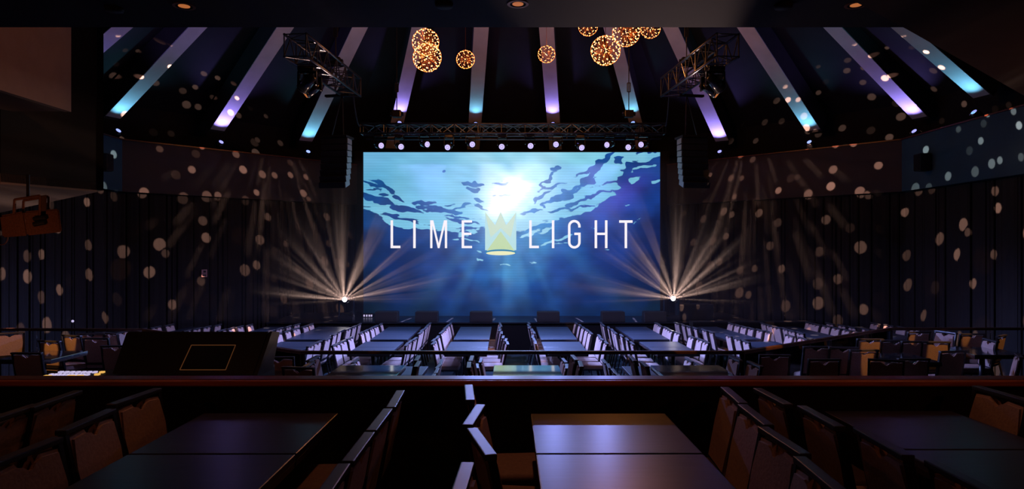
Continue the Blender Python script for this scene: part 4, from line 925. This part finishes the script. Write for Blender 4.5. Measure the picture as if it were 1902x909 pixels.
dn = Vector((-SX+BX, AY-BY, 0)).normalized()
# notice on the left angled drape
def on_angled(px, py, sgn, off=.22):
    a = Vector((sgn*SX, AY)); b = Vector((sgn*BX, BY)); r_ = (px-CX)/F
    # x = r*y on line a->b
    tt = (r_*a.y-a.x)/((b.x-a.x)-r_*(b.y-a.y)); q_ = a.lerp(b, tt); d_ = (b-a).normalized(); n_ = Vector((-d_.y, d_.x)); 
    if n_.dot(Vector((0, 12))-a) < 0: n_ = -n_
    q_ = q_+n_*off; return Vector((q_.x, q_.y, EYE+(HY-py)/F*q_.y)), math.atan2(d_.y, d_.x)
p, ang = on_angled(373, 508, -1)
t = thing('wall_notice', 'small pink framed notice on the drape left of the screen', 'sign', p, ang)
bm = BM(); add_box(bm, (-.075, -.012, -.10), (.075, .012, .10), bevel=.004); obj('board', bm, M['pink_sign'], t)
bm = BM(); add_box(bm, (-.03, -.016, .02), (.04, -.0125, .075)); add_box(bm, (-.05, -.016, -.075), (.05, -.0125, -.03)); add_box(bm, (-.05, -.016, -.008), (.05, -.0125, .008)); obj('printed_marks', bm, M['black'], t)
p = P(135, 597, 14.62)
bm = BM(); add_ico(bm, (0, 0, 0), .028, 2); o_ = obj('indicator_lamp', bm, M['key_white']); o_.location = p; tag(o_, 'tiny white lamp glowing against the left drape', 'lamp')

# ================================================================ LIGHTS OF THE ROOM AND ADDED FILLS
# two slide-like dot projectors on the angled trusses throw spots on the walls
def dots(loc, tgt, power, col, ang, seed, scale=9.4):
    L_ = light('dot_projector_lamp', 'SPOT', loc, col, power, tgt, 0.012, ang, .1)
    l = L_.data; l.use_nodes = True; nt = l.node_tree; nt.nodes.clear()
    lo = nt.nodes.new('ShaderNodeOutputLight'); e = nt.nodes.new('ShaderNodeEmission'); tc = nt.nodes.new('ShaderNodeTexCoord')
    sx = nt.nodes.new('ShaderNodeSeparateXYZ'); nt.links.new(tc.outputs['Normal'], sx.inputs[0])
    ab = nt.nodes.new('ShaderNodeMath'); ab.operation = 'ABSOLUTE'; nt.links.new(sx.outputs['Z'], ab.inputs[0])
    dv = []
    for ax in 'XY':
        m_ = nt.nodes.new('ShaderNodeMath'); m_.operation = 'DIVIDE'; nt.links.new(sx.outputs[ax], m_.inputs[0]); nt.links.new(ab.outputs[0], m_.inputs[1]); dv.append(m_)
    cb = nt.nodes.new('ShaderNodeCombineXYZ'); nt.links.new(dv[0].outputs[0], cb.inputs[0]); nt.links.new(dv[1].outputs[0], cb.inputs[1]); cb.inputs[2].default_value = seed
    vo = nt.nodes.new('ShaderNodeTexVoronoi'); vo.voronoi_dimensions = '2D'; vo.inputs['Scale'].default_value = scale; vo.inputs['Randomness'].default_value = .95; nt.links.new(cb.outputs[0], vo.inputs['Vector'])
    sc_ = nt.nodes.new('ShaderNodeSeparateColor'); nt.links.new(vo.outputs['Color'], sc_.inputs[0])
    rad = nt.nodes.new('ShaderNodeMapRange'); rad.inputs['To Min'].default_value = .14; rad.inputs['To Max'].default_value = .22; nt.links.new(sc_.outputs[0], rad.inputs['Value'])
    sb = nt.nodes.new('ShaderNodeMath'); sb.operation = 'SUBTRACT'; nt.links.new(rad.outputs[0], sb.inputs[0]); nt.links.new(vo.outputs['Distance'], sb.inputs[1])
    st_ = nt.nodes.new('ShaderNodeMapRange'); st_.inputs['From Min'].default_value = 0; st_.inputs['From Max'].default_value = .035; nt.links.new(sb.outputs[0], st_.inputs['Value'])
    br = nt.nodes.new('ShaderNodeMapRange'); br.inputs['From Min'].default_value = .22; br.inputs['From Max'].default_value = .9; br.inputs['To Min'].default_value = 0.0; br.inputs['To Max'].default_value = 1; nt.links.new(sc_.outputs[1], br.inputs['Value'])
    mu = nt.nodes.new('ShaderNodeMath'); mu.operation = 'MULTIPLY'; nt.links.new(st_.outputs[0], mu.inputs[0]); nt.links.new(br.outputs[0], mu.inputs[1])
    nt.links.new(mu.outputs[0], e.inputs[1]); nt.links.new(e.outputs[0], lo.inputs[0])
dots((-4.4, 12.2, 5.3), (-9.4, 15.6, 2.4), P_DOTS, WARM, 100, 1.0)
dots((4.4, 12.2, 5.3), (9.4, 15.6, 2.4), P_DOTS, WARM, 100, 5.0)
# amber pools on the tier chairs
for px, py, d, r_, pw in ((1450, 672, 9.1, .26, 1.3), (1616, 641, 10.2, .20, 1), (1742, 642, 9.9, .20, 1), (1686, 625, 11.0, .12, 1), (1606, 672, 9.1, .10, 1), (1872, 640, 10.6, .28, .8), (1790, 625, 10.8, .10, 1), (1841, 637, 10.3, .12, .8),
                          (92, 650, 9.9, .14, 1.2), (137, 627, 10.6, .15, 1.2), (15, 630, 10.8, .30, 1), (508, 674, 8.7, .20, 1.3), (558, 690, 7.9, .14, 1.2), (1405, 676, 8.4, .16, .5), (1170, 690, 8.6, .14, .5), (205, 660, 9.8, .2, .3)):
    t_ = P(px, py, d); l_ = Vector((t_.x+.15, t_.y-1.9, 5.5)) if px > 400 else Vector((t_.x+.1, t_.y-1.3, 3.18)); dist = (l_-t_).length
    light('pool_lamp', 'SPOT', l_, AMBER, P_POOL*pw*(2.0 if px > 400 else .45), t_, .012, math.degrees(2*math.atan(r_/dist)), .35)
for x, y, tx, ty, tz in ((0.5, 8.5, .2, 10.3, .8), (1.2, 8.5, 2.1, 10.6, .8), (-1.0, 8.5, -1.7, 10.6, .8)):
    light('pool_lamp', 'SPOT', (x, y, 5.6), AMBER, P_POOL*.15, (tx, ty, tz), .02, 40, .35)
# unseen warm lamps: balcony rear, plus fills added for booth, soffit and tier
light('booth_fill_lamp', 'SPOT', (-1.6, 4.7, 4.9), (1.0, .28, .12), 20, (-4.16, 5.2, 4.5), .03, 50, .5)  # added out of frame to light the hanging panel
light('booth_fill_lamp', 'SPOT', (-3.2, 3.4, 2.2), (1.0, .30, .12), 24, (-5.6, 7.4, 3.1), .03, 52, .8)  # added out of frame to light the booth underside and speaker
light('soffit_fill_lamp', 'SPOT', (4.6, 3.2, 2.2), (1.0, .40, .22), 14, (4.6, 4.2, ZC), .05, 120, 1.0)  # added fill shining up at the right ceiling, no fixture here
light('balcony_lamp', 'SPOT', (4.6, 0.4, ZC-.15), (1.0, .27, .11), 15, (1.2, 3.6, 1.6), .04, 100, .9)
light('balcony_lamp', 'SPOT', (-4.6, 0.4, ZC-.15), (1.0, .27, .11), 8, (-1.5, 3.6, 1.6), .04, 100, .9)
light('spill_lamp', 'SPOT', (4.1, 16.9, 1.6), (1.0, .66, .6), 700, (.62, 3.7, ZC), .02, 6, .5)
light('tier_fill_lamp', 'SPOT', (4.6, 4.6, 5.0), (1.0, .36, .14), 50, (6.0, 9.6, .9), .05, 60, 1)  # added broad fills give the tier chairs a dim brown base
light('tier_fill_lamp', 'SPOT', (-4.6, 4.6, 5.0), (1.0, .36, .14), 45, (-6.0, 9.6, .9), .05, 60, 1)
dots((0.4, 7.6, 5.6), (-2.2, 13.5, .6), 900, AMBER, 70, 9.0, 7.0)
dots((-0.4, 7.6, 5.6), (3.0, 13.5, .6), 900, AMBER, 70, 2.0, 7.0)

# ================================================================ HAZE over the stage
hz = bpy.data.materials.new('haze'); hz.use_nodes = True; nt = hz.node_tree; nt.nodes.clear()
o_ = nt.nodes.new('ShaderNodeOutputMaterial'); vs_ = nt.nodes.new('ShaderNodeVolumeScatter'); vs_.inputs['Density'].default_value = HAZE; vs_.inputs['Anisotropy'].default_value = 0.0
nt.links.new(vs_.outputs[0], o_.inputs['Volume'])
bm = BM(); add_slab(bm, [(-8.6, 15.4), (8.6, 15.4), (6.6, 18.55), (-6.6, 18.55)], .9, 4.75)
h = obj('haze', bm, hz); h['kind'] = 'stuff'; tag(h, 'thin haze hanging over the front of the stage', 'haze')
